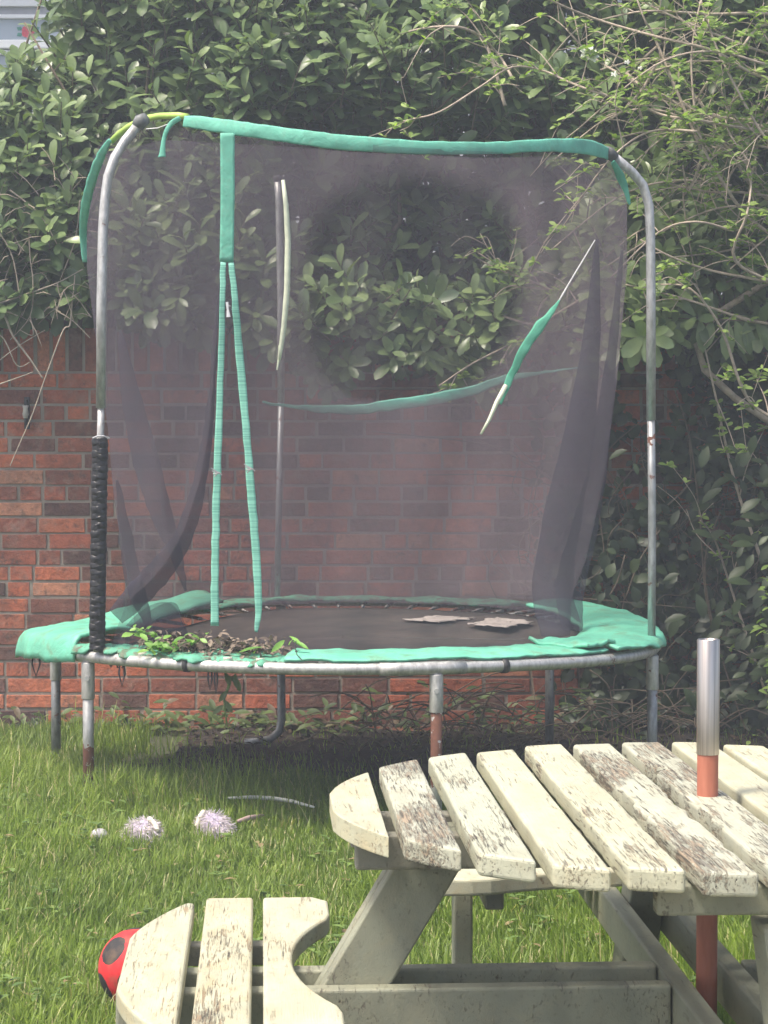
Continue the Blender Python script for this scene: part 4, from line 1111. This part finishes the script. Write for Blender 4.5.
for i in range(16):
    a_ = random.uniform(R(180), R(360)); L_ = random.uniform(.07, .11)
    specs.append((tuple(P(432 + random.uniform(-14, 16), 355 + random.uniform(-10, 8), 9.75)), (math.cos(a_), -.3, math.sin(a_) * .7), (0, -.7, .7), L_, L_ * .45, random.uniform(.4, .9)))
make_leaves('leaves', M_LAUREL, sg, specs); MB().tube([P(470, 320, 9.9), P(450, 340, 9.8), P(430, 357, 9.75)], [.005, .004, .003], 6).build('stem', M_BARK, sg)

# ------------------------------------------------------------------ ivy and brambles on the wall (right)
M_IVY = leaf_mat('ivy_leaf', (.012, .026, .010), (.05, .078, .028), .45, .15, .45)
iv = empty('ivy', (1.3, 9.98, 0), 'dark ivy and bramble covering the brick wall, right of the trampoline', 'climber')
specs = []; iw = MB()
for i in range(6500):
    x = random.uniform(.72, 2.6); z = random.uniform(.03, 2.0)
    if noise.noise(Vector((x * 2.2, z * 2.2, 8))) + .45 * (x - .85) < random.uniform(-.35, .3): continue
    y = WY - .04 - abs(random.gauss(0, .13)); L_ = random.uniform(.035, .085)
    a_ = random.uniform(0, 6.28)
    specs.append(((x, y, z), (math.cos(a_), -.2 - .3 * random.random(), math.sin(a_) - .4), (random.gauss(0, .3), -1, .7), L_, L_ * .75, random.uniform(0, .9)))
for i in range(420):
    x = random.gauss(1.85, .25); z = random.uniform(.2, 1.35); y = 9.35 + random.gauss(0, .15); L_ = random.uniform(.05, .11); a_ = random.uniform(0, 6.28)
    specs.append(((x, y, z), (math.cos(a_), -.3, math.sin(a_) * .7), (0, -.6, .8), L_, L_ * .5, random.uniform(.3, .95)))
make_leaves('leaves', M_IVY, iv, specs)
for i in range(60):
    x = random.uniform(.65, 2.2); z0 = random.uniform(0, .8); q = [Vector((x + random.gauss(0, .08) * k_, WY - .06 - random.uniform(0, .25), z0 + .22 * k_ * random.uniform(.6, 1.2))) for k_ in range(5)]
    iw.tube(smoothpath(q), .0028, 5)
for pts_ in ([(675, 390), (690, 440), (700, 520), (705, 590), (715, 640)], [(720, 512), (705, 560), (712, 620), (735, 700), (750, 740)], [(625, 555), (618, 580), (610, 595)], [(660, 530), (640, 560), (625, 600)], [(668, 505), (690, 480), (689, 440)], [(600, 700), (570, 730), (540, 760)], [(590, 670), (610, 690), (612, 740)]):
    iw.tube(smoothpath([P(x, y, 9.75) for x, y in pts_]), .004, 6)
iw.build('stem', M_TWIGD, iv, smooth=True)
bs = empty('bush', P(765, 660, 8.9), 'yellow-green leafed bush at the right edge behind the table', 'shrub')
make_leaves('leaves', M_YOUNG, bs, leaf_cloud([P(790, y, 8.9) for y in range(570, 760, 14)], 380, .03, .06, .5, .055, 0, .7)); 
b = MB()
for k_ in range(7): b.tube([Vector((1.72 + .04 * k_, 8.9, 0)), Vector((1.7 + .03 * k_, 8.9 + .05 * math.sin(k_), .4)), Vector((1.66 + .05 * k_, 8.9, .85))], [.008, .006, .003], 6)
b.build('stem', M_TWIGD, bs)

# ------------------------------------------------------------------ bare bramble at left, weeds at wall foot
bm_ = empty('bare_bramble', P(20, 330, 9.85), 'bare pale bramble stems hanging over the wall, left of trampoline', 'bramble')
b = MB()
for pts_, r_ in (([(-30, 285), (2, 313), (13, 336), (30, 359), (43, 379)], .007), ([(72, 300), (70, 325), (63, 331), (47, 373), (33, 413), (20, 443), (10, 466)], .0045), ([(-30, 340), (0, 335), (50 / 3, 328 / 3 + 256), (30, 362)], .004), ([(-30, 395), (0, 384), (17, 378), (33, 372)], .0045), ([(-30, 312), (0, 303), (27, 294), (57, 283), (83, 269)], .005), ([(29, 230), (30, 256), (33, 283), (30, 316), (10, 340)], .0035), ([(57, 311), (73, 321), (90, 338)], .0035), ([(57, 283), (63, 300), (80, 292)], .003), ([(75, 275), (72, 300), (64, 320)], .003), ([(30, 316), (33, 335), (20, 330)], .003), ([(-20, 210), (10, 250), (20, 300)], .005), ([(0, 360), (20, 345), (45, 330)], .003), ([(80, 200), (75, 240), (60, 280)], .004), ([(10, 190), (40, 215), (60, 250)], .004)):
    b.tube(smoothpath([P(x, y, 9.8) for x, y in pts_]), [r_ * (1 - .5 * i / (5 * (len(pts_) - 1))) for i in range(5 * (len(pts_) - 1) + 1)], 6)
for i in range(120):
    p = P(random.uniform(-10, 95), random.uniform(165, 320), 9.85 + random.uniform(-.1, .1)); d_ = Vector((random.gauss(0, 1), random.gauss(0, .3), random.gauss(0, .7))).normalized() * random.uniform(.05, .16)
    b.tube([p, p + d_ * .5 + Vector((0, 0, .01)), p + d_], [.0022, .002, .001], 4, cap=False)
b.build('stem', M_TWIG, bm_, smooth=True)
specs = []
for i in range(650):
    x = random.uniform(-2.3, 1.0); y = WY - .04 - abs(random.gauss(0, .13)); z = abs(random.gauss(0, .055)) + float(gz(x, y)); L_ = random.uniform(.035, .085); a_ = random.uniform(0, 6.28)
    if x > -.1: z += abs(random.gauss(0, .09)); y -= random.uniform(0, .25)
    if x > -.1 and random.random() < .25: continue
    specs.append(((x, y, z), (math.cos(a_), math.sin(a_) * .6 - .3, random.uniform(.1, .9)), (0, -.6, 1), L_, L_ * .42, random.uniform(.1, 1)))
o = make_leaves('weeds', leaf_mat('weed_mixed', (.03, .055, .02), (.12, .17, .055), .5, .25, .4, dry=(.15, .11, .07)), None, specs); tag(o, 'low leafy weeds along the foot of the brick wall', 'weeds', kind='stuff')
specs = []
for i in range(1500):
    x = random.uniform(-.9, 2.2); y = random.uniform(8.3, 10.0); L_ = random.uniform(.015, .045)
    specs.append(((x, y, .035 + abs(random.gauss(0, .012))), (random.gauss(0, 1), random.gauss(0, 1), random.gauss(0, .3)), (random.gauss(0, .4), random.gauss(0, .4), 1), L_, L_ * .55, random.random()))
o = make_leaves('fallen_leaves', leaf_mat('fallen_leaf', (.02, .014, .012), (.09, .06, .04), .85, .05, .3), None, specs); tag(o, 'scattered dead brown leaves on bare earth under the trampoline', 'leaves', kind='stuff')
b = MB()
for i in range(120):
    x = random.uniform(-.2, 1.5); y = random.uniform(9.2, 9.95); p = Vector((x, y, .02 + random.uniform(0, .15))); a_ = random.uniform(0, 6.28); L_ = random.uniform(.15, .5)
    d_ = Vector((math.cos(a_), math.sin(a_) * .3, random.uniform(-.1, .5))) * L_
    b.tube(smoothpath([p, p + d_ * .5 + Vector((0, 0, .05)), p + d_], 3), .003, 5)
o = b.build('dead_twigs', M_TWIGD, None, smooth=True); tag(o, 'tangle of dead twigs on the bare earth beneath the trampoline', 'twigs', kind='stuff')
# thin scattering volume added to imitate pale glare on a window pane
n = NT('glare_veil'); n.n.remove(n.b); pv = n.node('ShaderNodeVolumePrincipled')
pv.inputs['Color'].default_value = (.80, .87, 1.0, 1); pv.inputs['Density'].default_value = .0085; pv.inputs['Anisotropy'].default_value = .2
n.link(pv.outputs[0], n.out.inputs['Volume'])
hz = MB().box((-125, -65, -1.2), (125, 155, 8.5)).build('glare_haze', n.m, None); tag(hz, None, None, kind='stuff')
sc.cycles.volume_step_rate = 4; sc.cycles.volume_max_steps = 64; sc.cycles.volume_bounces = 1
